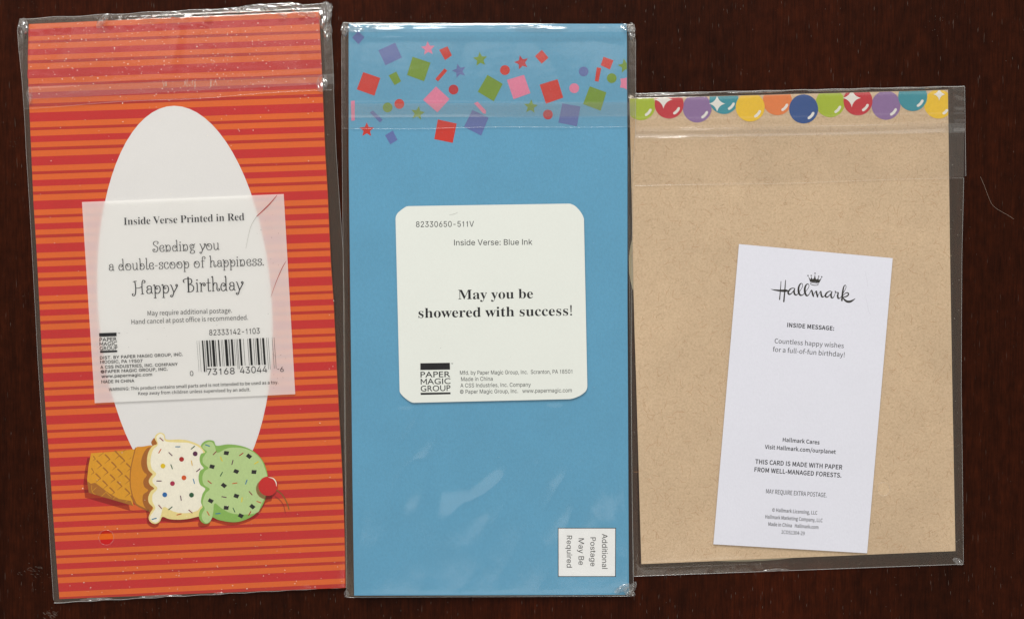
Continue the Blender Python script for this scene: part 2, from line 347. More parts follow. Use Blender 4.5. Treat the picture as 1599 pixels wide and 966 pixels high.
  'i': [229,(72,0,72,522,156,522,156,0),(115,609,100,611,86,617,74,626,64,637,59,650,57,665,59,680,64,693,74,704,86,713,100,719,115,721,131,719,144,713,157,704,166,693,172,680,174,665,172,650,166,637,157,626,144,617,131,611)],
  'k': [524,(151,188,151,291,166,291,391,522,496,522,253,274,244,274),(72,0,72,700,156,700,156,0),(404,0,203,256,263,315,512,0)],
  'l': [260,(192,-3,155,0,125,10,102,28,85,51,76,81,72,116,72,700,156,700,156,136,165,86,173,78,185,73,201,71,221,72,233,75,249,4,222,-1)],
  'm': [839,(72,0,72,522,154,522,155,406,148,406,157,433,168,456,182,476,237,517,302,531,338,527,369,516,395,496,416,471,432,440,442,405,430,405,438,430,449,452,464,472,524,516,601,531,630,529,658,523,684,512,707,496,727,476,744,452,756,423,764,389,766,351,766,0,682,0,682,349,679,383,668,410,650,430,628,444,603,452,576,455,554,453,533,448,515,440,475,399,461,340,461,0,377,0,377,358,374,385,364,408,348,428,327,443,302,452,274,455,217,440,200,429,185,415,173,398,164,378,158,354,156,327,156,0)],
  'n': [564,(156,312,156,0,72,0,72,522,154,522,154,396,141,396,159,439,182,473,209,498,241,515,275,526,313,529,347,527,378,519,406,507,431,490,452,468,469,441,481,410,489,373,491,331,491,0,407,0,407,324,404,361,393,393,376,419,352,438,323,449,289,453,265,451,242,446,221,437,203,424,187,408,174,389,164,366,158,341)],
  'o': [571,(285,-11,240,-8,198,4,161,23,128,48,100,80,77,117,60,160,50,207,47,258,50,310,60,358,77,401,100,438,128,470,161,495,198,514,240,525,285,529,331,525,373,514,411,495,444,470,472,438,494,401,511,358,521,310,524,258,521,207,511,160,494,117,472,80,444,48,411,23,373,4,331,-8),(285,64,318,67,347,76,372,91,393,110,410,134,423,162,432,192,437,224,439,258,437,292,432,325,423,355,410,383,393,407,372,427,347,442,318,451,285,454,253,451,224,442,200,427,179,407,162,383,149,355,140,325,134,292,132,258,134,224,140,192,149,162,162,134,179,110,200,91,224,76,253,67)],
  'p': [584,(72,-196,72,522,154,522,154,439,163,439,189,476,236,513,258,522,284,527,315,529,357,525,396,514,431,496,461,471,488,440,509,403,524,360,534,312,537,260,534,207,525,159,509,116,488,79,462,47,431,22,396,4,358,-8,316,-11,286,-9,260,-4,237,5,190,43,163,81,156,81,156,-196),(303,64,334,67,361,76,385,90,405,109,421,133,435,160,444,191,450,225,451,261,450,296,444,329,435,359,422,386,405,410,385,428,361,443,334,451,303,454,272,451,245,443,222,429,202,411,185,388,172,362,163,331,157,298,155,261,157,223,163,189,172,158,185,131,202,108,222,89,246,75,273,67)],
  'q': [584,(512,-196,428,-196,428,81,421,81,395,43,347,5,325,-4,299,-9,269,-11,227,-8,188,4,153,22,122,47,96,79,75,116,60,159,50,207,47,260,50,312,60,360,75,403,97,440,123,471,154,496,189,514,227,525,269,529,300,527,326,522,348,513,395,476,422,439,430,439,430,522,512,522),(281,64,311,67,338,75,362,89,382,108,399,131,412,158,421,189,427,223,429,261,427,298,422,331,412,362,399,388,383,411,362,429,339,443,312,451,281,454,250,451,223,443,199,428,179,410,162,386,149,359,140,329,134,296,132,261,134,225,140,191,149,160,162,133,179,109,200,90,224,76,251,67)],
  'r': [357,(72,0,72,522,154,522,154,442,159,442,171,466,188,487,210,505,235,519,263,527,293,529,315,529,335,528,335,443,316,446,285,448,261,446,239,441,219,433,201,421,186,407,173,390,164,371,158,349,156,326,156,0)],
  's': [502,(250,-11,216,-10,184,-4,154,5,128,17,105,33,85,52,69,75,57,101,49,130,129,147,138,120,152,99,171,83,193,72,220,65,249,62,283,65,312,73,336,86,354,102,365,121,369,141,367,159,360,174,350,187,335,198,315,207,292,213,205,234,162,247,127,265,99,286,80,312,68,342,64,377,67,406,76,432,89,456,108,477,131,495,158,510,189,520,222,527,257,529,291,527,322,522,349,513,373,500,394,485,411,467,446,399,369,381,361,401,349,418,334,434,314,447,289,455,258,458,228,455,202,448,180,436,163,420,153,402,149,381,152,363,159,348,171,335,236,307,316,288,359,275,394,257,421,236,440,210,452,181,456,147,453,117,444,90,430,65,410,43,386,24,358,9,325,-2,289,-9)],
  't': [313,(280,522,280,450,9,450,9,522),(89,648,173,648,173,134,175,114,180,97,187,84,199,76,214,70,234,69,255,70,278,74,293,2,264,-4,232,-6,190,-2,155,10,127,29,106,56,93,89,89,128)],
  'u': [564,(251,-7,217,-5,186,3,158,15,133,32,112,54,95,81,82,113,75,150,72,191,72,522,156,522,156,198,160,161,171,129,188,103,212,84,241,73,275,69,299,71,322,76,343,85,361,98,377,114,390,133,400,156,405,181,407,210,407,522,491,522,491,0,410,0,410,126,423,126,404,83,381,48,354,23,322,6,288,-4)],
  'w': [780,(189,0,31,522,120,522,184,294,212,188,241,57,227,57,255,185,284,294,347,522,436,522,498,294,525,187,553,57,538,57,568,186,597,294,661,522,749,522,591,0,507,0,439,236,419,310,400,386,381,465,400,465,381,386,361,309,341,236,273,0)],
  'y': [536,(65,-191,85,-118,98,-120,143,-122,179,-102,207,-49,224,-2,24,522,116,522,227,213,257,119,283,29,253,29,279,120,308,213,420,522,511,522,281,-80,243,-147,192,-187,126,-200,89,-197)],
  '©': [876,(239,350,242,386,251,420,266,452,286,481,311,505,339,525,371,540,405,549,442,552,473,550,503,543,532,532,557,516,580,497,600,475,615,450,627,423,633,394,551,394,543,416,530,435,512,451,491,464,467,471,442,474,420,472,399,466,380,457,334,412,325,393,319,372,318,350,319,328,325,307,334,288,380,243,399,234,420,228,442,226,467,229,489,236,509,249,525,265,536,284,543,306,626,306,620,277,609,250,594,225,576,202,554,183,530,167,502,156,473,149,442,147,405,150,371,159,339,174,311,194,286,219,266,248,251,279,242,313),(438,-11,389,-8,342,2,298,17,256,38,218,64,183,95,152,130,126,168,105,210,89,255,80,301,77,350,80,399,89,445,105,490,126,532,152,570,183,605,218,636,256,662,298,683,342,698,389,708,438,711,487,708,533,698,578,683,620,662,658,636,693,605,724,570,750,532,771,490,786,445,796,399,799,350,796,301,786,255,771,210,750,168,724,130,693,95,658,64,620,38,578,17,533,2,487,-8),(438,70,476,73,512,80,547,92,579,108,609,129,636,152,659,180,679,209,696,242,708,276,715,312,717,350,715,388,708,424,696,458,679,491,659,520,636,548,609,571,579,592,547,608,512,620,476,627,438,630,400,627,364,620,330,608,297,592,268,571,241,548,217,520,197,491,180,458,168,424,161,388,159,350,161,312,168,276,180,242,197,209,217,180,241,152,268,129,297,108,330,92,364,80,400,73)],
 },
 'sans': {
  ' ': [214],
  '!': [308,(124,211,184,211,196,616,198,715,110,715,112,616),(154,-12,186,-4,208,19,217,53,208,89,186,112,154,120,122,112,99,89,91,53,99,19,122,-4)],
  ',': [265,(72,-181,146,-134,194,-66,211,18,202,73,177,108,138,120,105,113,81,92,72,59,81,26,104,5,136,-2,146,-1,134,-54,101,-98,51,-130)],
  '-': [331,(44,234,288,234,288,301,44,301)],
  '.': [265,(133,-12,164,-4,187,19,196,53,187,89,164,112,133,120,101,112,78,89,70,53,78,19,101,-4)],
  '/': [374,(11,-171,74,-171,360,758,297,758)],
  '0': [530,(265,-12,381,28,456,149,483,352,456,554,381,673,265,712,150,673,74,554,48,352,74,149,150,28),(265,58,196,89,149,185,132,352,149,519,196,614,265,644,335,614,382,519,399,352,382,185,335,89)],
  '1': [530,(84,0,468,0,468,73,328,73,328,700,261,700,116,650,116,595,241,595,241,73,84,73)],
  '2': [530,(42,0,482,0,482,75,288,75,174,69,318,220,414,366,449,507,424,616,353,687,244,712,164,700,97,664,38,610,89,561,131,602,180,631,234,642,306,624,349,575,363,503,329,375,223,227,42,52)],
  '3': [530,(251,-12,365,12,446,80,477,187,456,272,403,331,329,365,329,370,394,406,437,462,453,538,426,632,354,692,248,712,174,701,110,672,53,629,100,574,143,609,192,633,245,642,309,628,349,589,364,531,346,463,285,415,170,397,170,330,299,313,367,264,388,190,370,121,320,76,245,60,175,72,118,101,73,140,28,84,82,37,155,1)],
  '4': [530,(325,0,407,0,407,193,500,193,500,263,407,263,407,700,310,700,19,250,19,193,325,193),(325,263,110,263,269,501,326,605,329,605,325,477)],
  '9': [530,(224,-12,348,26,442,152,478,380,447,565,364,676,243,712,142,684,70,605,42,485,66,364,133,290,235,265,293,276,348,306,396,350,368,179,305,87,222,60,177,67,137,85,103,114,55,59,100,22,155,-3),(395,424,347,370,298,340,249,330,180,350,138,403,124,485,140,569,182,625,244,645,320,619,371,545)],
  ':': [265,(133,372,164,381,187,404,196,439,187,474,164,498,133,506,101,498,78,474,70,439,78,404,101,381),(133,-12,164,-4,187,19,196,53,187,89,164,112,133,120,101,112,78,89,70,53,78,19,101,-4)],
  'A': [581,(4,0,93,0,160,214,416,214,483,0,577,0,339,700,241,700),(182,284,217,392,286,628,290,628,361,392,394,284)],
  'C': [609,(360,-12,444,-1,515,33,575,88,526,144,479,102,426,74,364,65,248,100,173,199,146,352,174,503,251,601,367,635,422,627,470,604,510,569,558,626,509,669,444,700,366,712,206,669,96,544,55,350,96,155,203,31)],
  'D': [657,(96,0,275,0,453,42,563,163,601,352,563,542,452,660,271,700,96,700),(184,73,184,628,264,628,401,596,483,503,510,352,483,201,401,106,264,73)],
  'E': [562,(96,0,510,0,510,75,184,75,184,330,450,330,450,406,184,406,184,626,499,626,499,700,96,700)],
  'F': [527,(96,0,184,0,184,314,452,314,452,389,184,389,184,626,499,626,499,700,96,700)],
  'G': [658,(371,-12,459,-2,532,27,587,69,587,363,357,363,357,289,506,289,506,106,472,84,429,70,380,65,253,100,173,199,146,352,175,503,256,601,379,635,441,626,491,602,530,569,578,626,529,667,463,699,376,712,211,669,97,544,55,350,96,155,208,31)],
  'H': [695,(96,0,184,0,184,330,511,330,511,0,600,0,600,700,511,700,511,407,184,407,184,700,96,700)],
  'I': [280,(96,0,184,0,184,700,96,700)],
  'K': [617,(96,0,184,0,184,222,305,365,515,0,613,0,360,435,580,700,479,700,186,349,184,349,184,700,96,700)],
  'L': [519,(96,0,491,0,491,75,184,75,184,700,96,700)],
  'M': [775,(96,0,176,0,176,388,164,594,168,594,224,435,357,71,416,71,548,435,605,594,608,594,597,388,597,0,679,0,679,700,573,700,439,326,391,180,387,180,336,326,202,700,96,700)],
  'N': [690,(96,0,180,0,180,368,169,586,173,586,248,442,503,0,594,0,594,700,510,700,510,336,522,115,518,115,442,259,186,700,96,700)],
  'O': [709,(354,-12,510,32,615,158,653,352,615,545,510,669,354,712,199,669,94,545,55,352,94,158,199,32),(354,65,244,101,172,200,146,352,172,503,244,601,354,635,464,601,537,503,562,352,537,200,464,101)],
  'P': [605,(96,0,184,0,184,279,300,279,435,302,525,373,558,495,525,616,433,681,296,700,96,700),(184,350,184,628,285,628,387,616,449,575,470,495,450,413,390,366,288,350)],
  'Q': [709,(354,61,244,97,172,198,146,352,172,503,244,601,354,635,464,601,537,503,562,352,537,198,464,97),(568,-176,668,-159,651,-92,578,-102,507,-92,448,-60,406,-9,536,52,622,175,653,352,615,545,510,669,354,712,199,669,94,545,55,352,88,172,177,48,311,-10,367,-95,453,-154)],
  'R': [606,(184,368,184,628,302,628,395,617,452,577,472,504,452,428,395,383,302,368),(480,0,580,0,402,307,485,344,540,409,560,504,528,619,442,682,315,700,96,700,96,0,184,0,184,297,310,297)],
  'S': [569,(290,-12,417,14,499,85,528,186,509,273,457,332,384,373,285,416,230,442,186,478,168,534,184,588,230,623,299,635,360,627,412,605,458,570,504,626,448,671,378,701,299,712,185,688,107,623,78,527,101,441,155,384,221,348,321,304,381,274,423,237,438,179,421,119,371,79,291,65,220,76,154,106,98,152,46,91,114,36,196,0)],
  'T': [572,(242,0,330,0,330,626,542,626,542,700,30,700,30,626,242,626)],
  'U': [689,(345,-12,473,16,562,111,596,288,596,700,511,700,511,286,488,154,429,85,345,65,262,85,203,154,181,286,181,700,94,700,94,288,127,111,216,16)],
  'V': [549,(224,0,327,0,549,700,459,700,347,321,279,90,275,90,207,321,94,700,1,700)],
  'W': [838,(173,0,278,0,382,422,417,582,421,582,456,422,562,0,668,0,813,700,729,700,653,319,615,92,609,92,560,319,462,700,381,700,285,319,235,92,231,92,189,319,116,700,25,700)],
  'X': [547,(16,0,110,0,210,189,266,303,270,303,330,189,435,0,532,0,327,357,518,700,425,700,331,521,282,418,278,418,223,521,127,700,30,700,221,362)],
  'Y': [507,(209,0,297,0,297,271,508,700,416,700,327,502,256,349,252,349,183,502,93,700,-1,700,209,271)],
  'a': [538,(207,-12,269,-2,327,25,379,62,382,62,390,0,461,0,461,319,443,431,385,505,282,532,202,521,133,495,78,464,112,404,157,431,209,451,267,459,333,440,366,392,374,329,194,292,90,229,56,135,76,55,129,5),(232,58,185,66,153,93,140,140,162,199,236,243,374,270,374,126,326,89,280,66)],
  'b': [590,(316,-12,427,21,509,116,541,267,518,407,448,499,335,532,278,522,223,496,172,459,176,552,176,760,88,760,88,0,158,0,165,53,169,53,216,18,267,-4),(302,61,264,66,221,83,176,115,176,388,223,426,269,450,313,458,393,434,437,368,451,266,431,156,379,86)],
  'c': [487,(292,-12,353,-4,410,18,460,53,422,112,387,86,346,67,300,60,216,85,160,154,139,259,161,364,218,433,303,458,341,453,375,437,406,414,450,471,410,501,360,523,299,532,175,500,85,406,50,259,82,112,168,20)],
  'd': [592,(265,-12,324,-2,377,24,422,61,425,61,433,0,504,0,504,760,416,760,416,561,421,472,376,504,330,525,275,532,164,498,82,404,51,259,77,112,151,19),(284,61,206,85,157,153,140,260,161,364,215,433,290,458,333,453,374,435,416,404,416,132,373,92,330,69)],
  'e': [529,(298,-12,363,-5,419,13,468,40,437,98,398,76,355,62,308,57,220,80,161,142,136,239,485,239,489,288,465,417,394,502,282,532,169,499,84,405,50,259,83,113,172,20),(135,301,162,388,215,443,284,462,353,444,397,389,413,301)],
  'f': [310,(32,448,102,448,102,0,189,0,189,448,299,448,299,519,189,519,189,601,197,657,221,691,263,703,321,689,340,756,253,773,168,752,118,693,102,602,102,519,32,514)],
  'g': [539,(263,-239,402,-214,493,-149,525,-59,505,11,445,51,345,64,243,64,188,71,160,91,152,120,156,146,168,165,185,182,262,164,358,186,426,249,452,345,446,387,432,423,410,452,516,452,516,519,335,519,262,532,165,509,95,445,68,347,78,289,103,241,136,207,136,203,108,179,87,147,78,107,84,70,101,42,125,22,125,17,84,-16,58,-56,49,-100,76,-176,151,-223),(262,223,207,239,167,281,152,347,167,412,206,453,262,468,318,453,358,412,372,347,357,281,317,239),(275,-179,194,-167,143,-136,125,-88,130,-58,147,-28,178,0,244,-8,334,-8,392,-14,427,-35,439,-74,419,-125,362,-163)],
  'h': [580,(88,0,176,0,176,376,223,420,268,447,317,456,373,441,405,396,415,317,415,0,502,0,502,329,485,440,433,508,344,532,278,520,222,489,172,445,176,552,176,760,88,760)],
  'i': [263,(88,0,176,0,176,519,88,519),(132,626,162,633,183,653,190,684,183,713,162,733,132,740,102,733,82,713,74,684,82,653,102,633)],
  'k': [527,(88,0,174,0,174,137,271,250,423,0,518,0,322,309,495,519,397,519,178,245,174,245,174,760,88,760)],
  'l': [271,(180,-12,230,-5,218,62,200,60,187,64,179,76,176,97,176,760,88,760,88,103,97,40,127,1)],
  'm': [884,(88,0,176,0,176,376,221,421,265,447,306,456,360,441,392,396,402,317,402,0,489,0,489,376,536,421,579,447,620,456,674,441,706,396,716,317,716,0,803,0,803,329,786,440,734,508,647,532,586,519,529,484,475,433,446,486,399,520,331,532,272,520,218,488,170,443,168,443,159,519,88,519)],
  'n': [583,(88,0,176,0,176,376,223,420,268,447,317,456,373,441,405,396,415,317,415,0,502,0,502,329,485,440,433,508,344,532,278,520,221,488,170,443,168,443,159,519,88,519)],
  'o': [579,(289,-12,408,20,495,112,529,259,495,406,408,500,289,532,171,500,84,406,50,259,84,112,171,20),(289,60,211,85,158,154,139,259,158,364,211,433,289,458,368,433,421,364,440,259,421,154,368,85)],
  'p': [592,(88,-219,176,-219,176,-43,173,48,220,15,269,-6,316,-12,427,21,509,116,541,267,518,407,448,499,335,532,276,522,220,495,170,458,168,458,159,519,88,519),(302,61,264,66,221,83,176,115,176,388,224,426,270,450,313,458,393,434,437,368,451,266,431,156,379,86)],
  'q': [592,(416,-219,504,-219,504,519,435,519,426,470,424,470,379,504,331,525,275,532,164,498,82,404,51,259,77,112,151,19,265,-12,323,-3,375,23,421,60,416,-34),(284,61,206,85,157,153,140,260,161,364,215,433,290,458,333,453,374,435,416,404,416,132,373,92,330,69)],
  'r': [371,(88,0,176,0,176,333,215,404,260,442,306,454,356,445,372,520,317,532,262,519,212,481,170,424,168,424,159,519,88,519)],
  's': [447,(223,-12,327,9,390,64,412,141,388,220,328,267,254,299,199,321,158,349,142,389,153,426,184,454,239,464,282,458,320,442,356,418,398,473,353,502,299,524,238,532,141,512,80,459,59,385,82,312,139,266,210,235,266,212,311,181,329,137,317,96,283,66,226,55,169,63,119,85,73,117,31,59,86,22,152,-3)],
  't': [360,(250,-12,347,7,329,73,270,58,223,70,197,104,190,158,190,448,331,448,331,519,190,519,190,665,117,665,108,519,26,514,26,448,103,448,103,160,117,69,163,9)],
  'u': [580,(240,-12,305,-1,360,32,411,81,414,81,420,0,493,0,493,519,406,519,406,151,359,101,315,72,265,63,210,77,178,122,168,201,168,519,80,519,80,190,97,79,150,11)],
  'v': [498,(200,0,302,0,485,519,399,519,301,223,253,71,248,71,201,223,103,519,12,519)],
  'w': [766,(170,0,271,0,345,278,380,429,385,429,420,280,495,0,601,0,741,519,657,519,582,219,550,74,545,74,509,219,428,519,343,519,262,219,227,74,223,74,192,219,115,519,26,519)],
  'y': [498,(96,-223,184,-199,247,-135,290,-44,485,519,400,519,307,231,265,84,260,84,208,231,103,519,12,519,221,-1,209,-40,182,-98,144,-137,93,-152,53,-143,35,-213)],
  '©': [795,(397,-11,569,33,694,156,742,345,694,532,569,654,397,697,226,654,101,532,53,345,101,156,226,33),(397,32,249,72,143,181,102,345,143,508,249,615,397,654,545,615,652,508,692,345,652,181,545,72),(405,134,462,142,509,163,550,194,518,240,486,215,450,198,409,192,342,211,298,263,283,345,299,419,344,470,413,488,447,483,476,468,505,444,541,486,506,517,462,538,409,546,312,522,240,452,212,345,238,231,307,159)],
 },
 'serif': {
  ' ': [268],
  '!': [278,(109,208,84,737,194,737,168,208),(138,-14,93,2,83,15,76,33,74,56,76,79,83,97,93,109,138,125,183,109,194,97,200,79,202,56,200,33,194,15,183,2)],
  'H': [804,(24,0,24,27,56,30,80,37,96,49,106,66,113,91,115,124,115,582,112,612,106,635,96,651,79,663,56,670,25,674,25,700,372,700,372,674,314,664,287,638,280,582,280,385,526,385,526,582,519,638,492,664,434,674,434,700,779,700,779,674,748,670,724,662,708,652,699,636,693,613,691,582,691,124,693,93,699,68,709,51,725,38,748,30,779,27,779,0,434,0,434,27,465,30,489,37,506,47,517,64,523,89,526,124,526,340,280,340,280,124,282,91,288,66,298,49,315,37,339,30,372,27,372,0)],
  'I': [401,(21,0,21,27,52,32,76,39,94,50,106,65,113,87,116,116,116,595,114,623,107,644,97,657,80,666,55,671,21,674,21,700,376,700,376,674,343,671,318,666,301,657,290,644,283,623,281,595,281,119,288,68,316,40,378,27,378,0)],
  'M': [975,(22,0,22,27,53,30,77,37,94,49,106,65,113,90,116,122,116,587,108,639,81,664,23,674,23,700,284,700,487,219,691,700,949,700,949,674,919,670,896,662,880,650,870,634,863,611,861,581,861,131,868,66,894,36,948,27,948,0,608,0,608,27,665,38,692,68,699,128,699,613,443,0,415,0,162,598,162,123,165,88,172,62,184,45,202,35,227,29,260,27,260,0)],
  'P': [642,(24,0,24,27,56,30,80,37,96,49,106,66,113,91,115,124,115,582,112,612,106,635,96,651,79,663,56,670,25,674,25,700,328,700,408,697,471,690,516,676,549,659,576,637,599,611,615,581,625,547,629,510,622,455,600,408,564,369,513,340,449,322,372,316,280,316,280,124,282,91,288,66,298,49,315,37,339,30,372,27,372,0),(280,353,310,353,356,357,392,369,418,388,435,417,446,456,449,506,446,555,437,594,423,625,401,646,371,659,332,663,291,651,280,612)],
  'R': [727,(24,0,24,27,56,30,80,37,96,49,106,66,113,91,115,124,115,582,112,612,106,635,96,651,79,663,56,670,25,674,25,700,333,700,428,695,505,680,565,655,607,619,633,572,641,514,624,438,571,382,484,344,664,77,695,39,735,27,738,27,738,0,520,0,310,326,280,326,280,124,282,91,288,66,298,49,315,37,339,30,372,27,372,0),(280,359,313,359,362,363,401,376,430,397,450,427,463,467,467,516,453,598,413,647,345,663,321,661,303,657,292,649,280,593)],
  'V': [658,(326,-20,68,585,35,646,21,659,2,669,-22,674,-22,700,324,700,324,674,256,664,244,656,237,645,234,630,248,581,397,220,535,580,545,629,543,644,536,656,525,664,459,674,459,700,679,700,679,674,659,672,642,667,628,657,587,588,353,-20)],
  'a': [529,(391,-15,348,-8,320,15,308,54,259,16,205,-6,147,-13,113,-10,85,0,62,18,45,40,34,67,31,97,38,140,61,177,98,209,150,238,220,266,306,292,306,371,304,397,297,418,287,434,272,445,252,452,227,454,190,451,167,440,160,421,174,394,189,355,187,338,180,323,169,310,154,301,138,295,119,293,99,295,82,302,69,312,59,326,53,344,51,363,53,387,62,408,76,428,95,446,118,461,146,473,177,482,211,488,249,489,315,485,367,471,405,449,430,417,445,375,450,323,450,96,453,61,468,53,492,64,506,42,471,10,432,-9),(232,52,267,63,306,97,306,260,237,233,195,189,182,129,187,86,204,60)],
  'b': [554,(66,-18,66,597,56,659,12,675,12,700,213,700,213,428,249,462,292,483,340,489,375,486,407,476,436,459,462,437,484,409,502,377,515,340,523,299,526,255,522,205,512,158,496,116,474,78,447,46,415,20,378,0,338,-12,295,-15,250,-9,205,11,161,43,82,-18),(281,22,314,28,339,45,356,75,368,119,375,176,377,246,374,303,367,350,355,386,337,411,313,426,283,431,238,415,226,403,218,388,213,372,213,105,220,59,243,31)],
  'c': [451,(240,-15,202,-12,166,-1,133,17,104,40,79,70,58,104,42,143,33,185,30,230,33,279,44,323,61,364,85,400,114,431,147,456,185,475,225,487,268,490,314,487,353,476,385,458,408,435,422,408,426,377,425,359,419,344,409,331,397,321,381,316,363,314,329,322,308,346,301,385,303,402,304,417,299,439,284,452,260,456,211,438,182,382,172,288,177,219,189,162,211,117,239,85,273,65,314,59,350,65,384,82,417,110,438,93,381,33,315,-3)],
  'd': [569,(215,-15,180,-12,148,-1,119,16,93,40,72,68,54,102,40,140,33,182,30,226,33,277,41,323,55,365,74,402,97,432,125,457,156,475,189,486,224,489,269,483,309,463,343,431,343,616,341,636,335,651,326,661,271,675,271,700,490,700,490,116,499,62,508,54,523,47,543,42,543,17,484,13,417,2,343,-15,343,60,309,18,267,-7),(263,43,279,46,295,52,310,63,324,78,335,96,343,117,343,372,338,388,329,402,317,415,267,432,238,426,216,410,200,384,189,346,183,296,181,235,183,176,189,127,199,90,215,64,236,49)],
  'e': [463,(236,-15,198,-12,163,-1,130,16,101,40,77,70,57,105,42,146,33,192,30,242,33,288,42,331,58,370,79,404,104,433,134,457,167,475,203,486,242,489,297,483,344,463,383,431,411,386,429,331,435,266,435,255,180,255,195,149,237,86,307,65,346,73,382,95,415,132,438,112,382,41,315,-1),(179,295,310,295,310,330,297,426,286,443,269,453,248,456,209,440,186,393,179,313)],
  'h': [585,(28,0,28,25,69,39,81,86,81,613,70,660,61,668,47,674,29,676,29,700,227,700,227,410,269,454,318,481,374,489,448,471,493,416,508,325,508,86,518,40,527,32,541,27,559,25,559,0,311,0,311,25,318,25,342,32,357,52,361,86,361,333,352,396,343,408,330,415,312,417,281,411,253,392,227,361,227,86,237,40,246,32,259,27,277,25,277,0)],
  'i': [305,(155,556,134,559,116,566,100,579,87,595,80,613,77,634,80,655,87,673,100,690,116,702,134,710,155,712,176,710,194,702,210,690,222,673,230,655,232,634,230,613,222,595,210,579,193,566,175,559),(28,0,28,25,70,39,81,86,81,387,72,438,31,451,32,477,228,477,228,86,237,40,277,25,277,0)],
  'n': [585,(28,0,28,25,69,39,81,86,81,389,70,436,61,445,47,450,29,452,29,477,227,477,227,411,269,455,318,481,374,489,448,471,493,416,508,325,508,86,518,40,527,32,541,27,559,25,559,0,311,0,311,25,318,25,342,32,357,52,361,86,361,333,352,396,343,408,330,415,312,417,281,411,253,392,227,361,227,86,237,40,246,32,259,27,277,25,277,0)],
  'o': [517,(259,-15,215,-12,175,-1,139,18,107,42,80,72,58,108,42,148,32,190,29,236,32,284,42,327,58,367,80,402,107,432,139,457,175,475,215,486,258,489,301,486,341,475,377,457,409,433,436,404,458,369,474,329,484,285,487,236,484,189,474,145,458,105,436,70,409,41,377,17,342,-1,302,-12),(259,18,285,22,306,36,321,60,334,125,338,236,336,317,329,377,319,416,304,440,284,455,259,459,232,455,212,440,197,416,187,376,182,317,180,237,184,125,197,60,212,36,233,22)],
  'r': [442,(28,0,28,25,70,39,81,86,81,387,71,438,31,451,32,477,224,477,224,387,243,418,264,443,288,463,312,478,335,486,358,489,385,487,406,480,423,467,435,451,443,431,445,409,443,390,437,374,427,360,414,350,399,344,381,342,341,355,318,384,290,400,276,396,262,387,249,371,238,350,231,325,229,295,229,86,231,65,236,49,244,39,304,25,304,0)],
  's': [443,(232,-15,203,-13,170,-5,133,9,113,13,98,10,86,1,78,-13,55,-13,55,162,82,162,94,122,111,88,133,60,159,39,186,27,216,23,239,25,259,31,275,41,286,54,293,71,295,90,289,117,271,141,240,161,164,199,131,218,105,238,84,260,69,284,60,310,57,339,62,380,76,416,100,447,132,471,171,486,217,490,255,486,306,473,317,470,327,469,338,471,347,478,354,490,375,490,375,341,351,341,338,375,322,403,302,426,279,442,255,452,229,455,209,454,192,448,179,439,169,428,163,414,161,399,177,357,225,325,294,291,326,273,352,254,371,233,385,209,393,180,395,146,390,99,375,60,351,28,317,4,278,-11)],
  't': [351,(190,-14,153,-11,123,-1,101,16,86,40,77,71,74,109,74,428,31,428,31,460,135,567,198,651,222,651,222,477,319,477,319,428,222,428,222,126,230,78,236,69,246,64,258,62,281,68,300,85,317,115,342,101,304,37,253,-2)],
  'u': [576,(201,-15,158,-11,125,3,100,26,84,59,74,99,70,149,70,381,60,434,51,444,37,450,18,452,18,477,218,477,218,114,232,71,242,62,256,56,272,55,301,60,328,75,351,101,351,381,340,436,329,444,313,450,291,452,291,477,498,477,498,107,509,60,553,45,553,20,493,16,426,4,351,-15,351,62,332,40,311,21,286,5,259,-6,231,-13)],
  'w': [668,(188,-15,26,407,9,437,-17,451,-17,477,213,477,213,451,184,444,176,424,178,408,184,388,256,195,324,361,309,409,292,443,258,453,258,477,497,477,497,451,473,447,459,438,454,424,455,413,457,403,516,217,587,393,595,423,584,444,547,453,547,477,685,477,685,453,653,437,633,396,468,-15,444,-15,343,303,215,-15)],
  'y': [462,(81,-216,56,-213,34,-205,15,-192,1,-174,-7,-153,-10,-129,-8,-112,-3,-96,7,-82,20,-70,36,-63,55,-61,98,-76,107,-87,113,-101,115,-117,114,-125,114,-134,116,-144,122,-150,132,-152,145,-148,159,-135,176,-114,199,-68,216,-7,56,385,38,423,24,442,-5,451,-7,451,-7,477,249,477,249,451,209,445,197,422,199,410,204,394,285,183,354,371,363,400,365,421,353,445,312,451,312,477,460,477,460,451,447,449,435,442,426,432,399,373,249,-37,199,-147,182,-170,165,-188,147,-201)],
 },
 'geo': {
  'A': [685,(372,704,301,704,0,0,103,0,191,206,489,206,582,0,685,0),(335,550,448,297,230,297)],
  'C': [727,(673,652,585,684,506,703,433,709,279,682,158,605,78,488,49,340,71,223,140,110,257,25,427,-9,503,-5,569,8,627,28,680,52,680,162,620,128,558,103,497,88,436,83,321,103,231,157,174,241,153,349,174,456,232,541,321,597,432,617,512,609,590,585,673,544)],
  'E': [513,(474,700,77,700,77,0,483,0,483,90,178,90,178,308,464,308,464,398,178,398,178,610,474,610)],
  'G': [760,(691,345,456,345,456,255,590,255,590,111,541,97,491,87,438,83,324,103,234,158,176,242,155,349,176,455,233,540,319,596,425,617,488,612,551,599,614,578,676,548,676,650,581,686,504,704,427,709,278,681,159,605,80,490,51,346,79,204,157,91,275,17,424,-9,494,-6,559,4,623,22,691,48)],
  'H': [748,(670,700,570,700,570,395,178,395,178,700,77,700,77,0,178,0,178,305,570,305,570,0,670,0)],
  'I': [257,(179,700,78,700,78,0,179,0)],
  'M': [802,(728,700,634,700,401,413,169,700,75,700,75,0,176,0,176,545,178,545,393,274,410,274,625,545,627,545,627,0,728,0)],
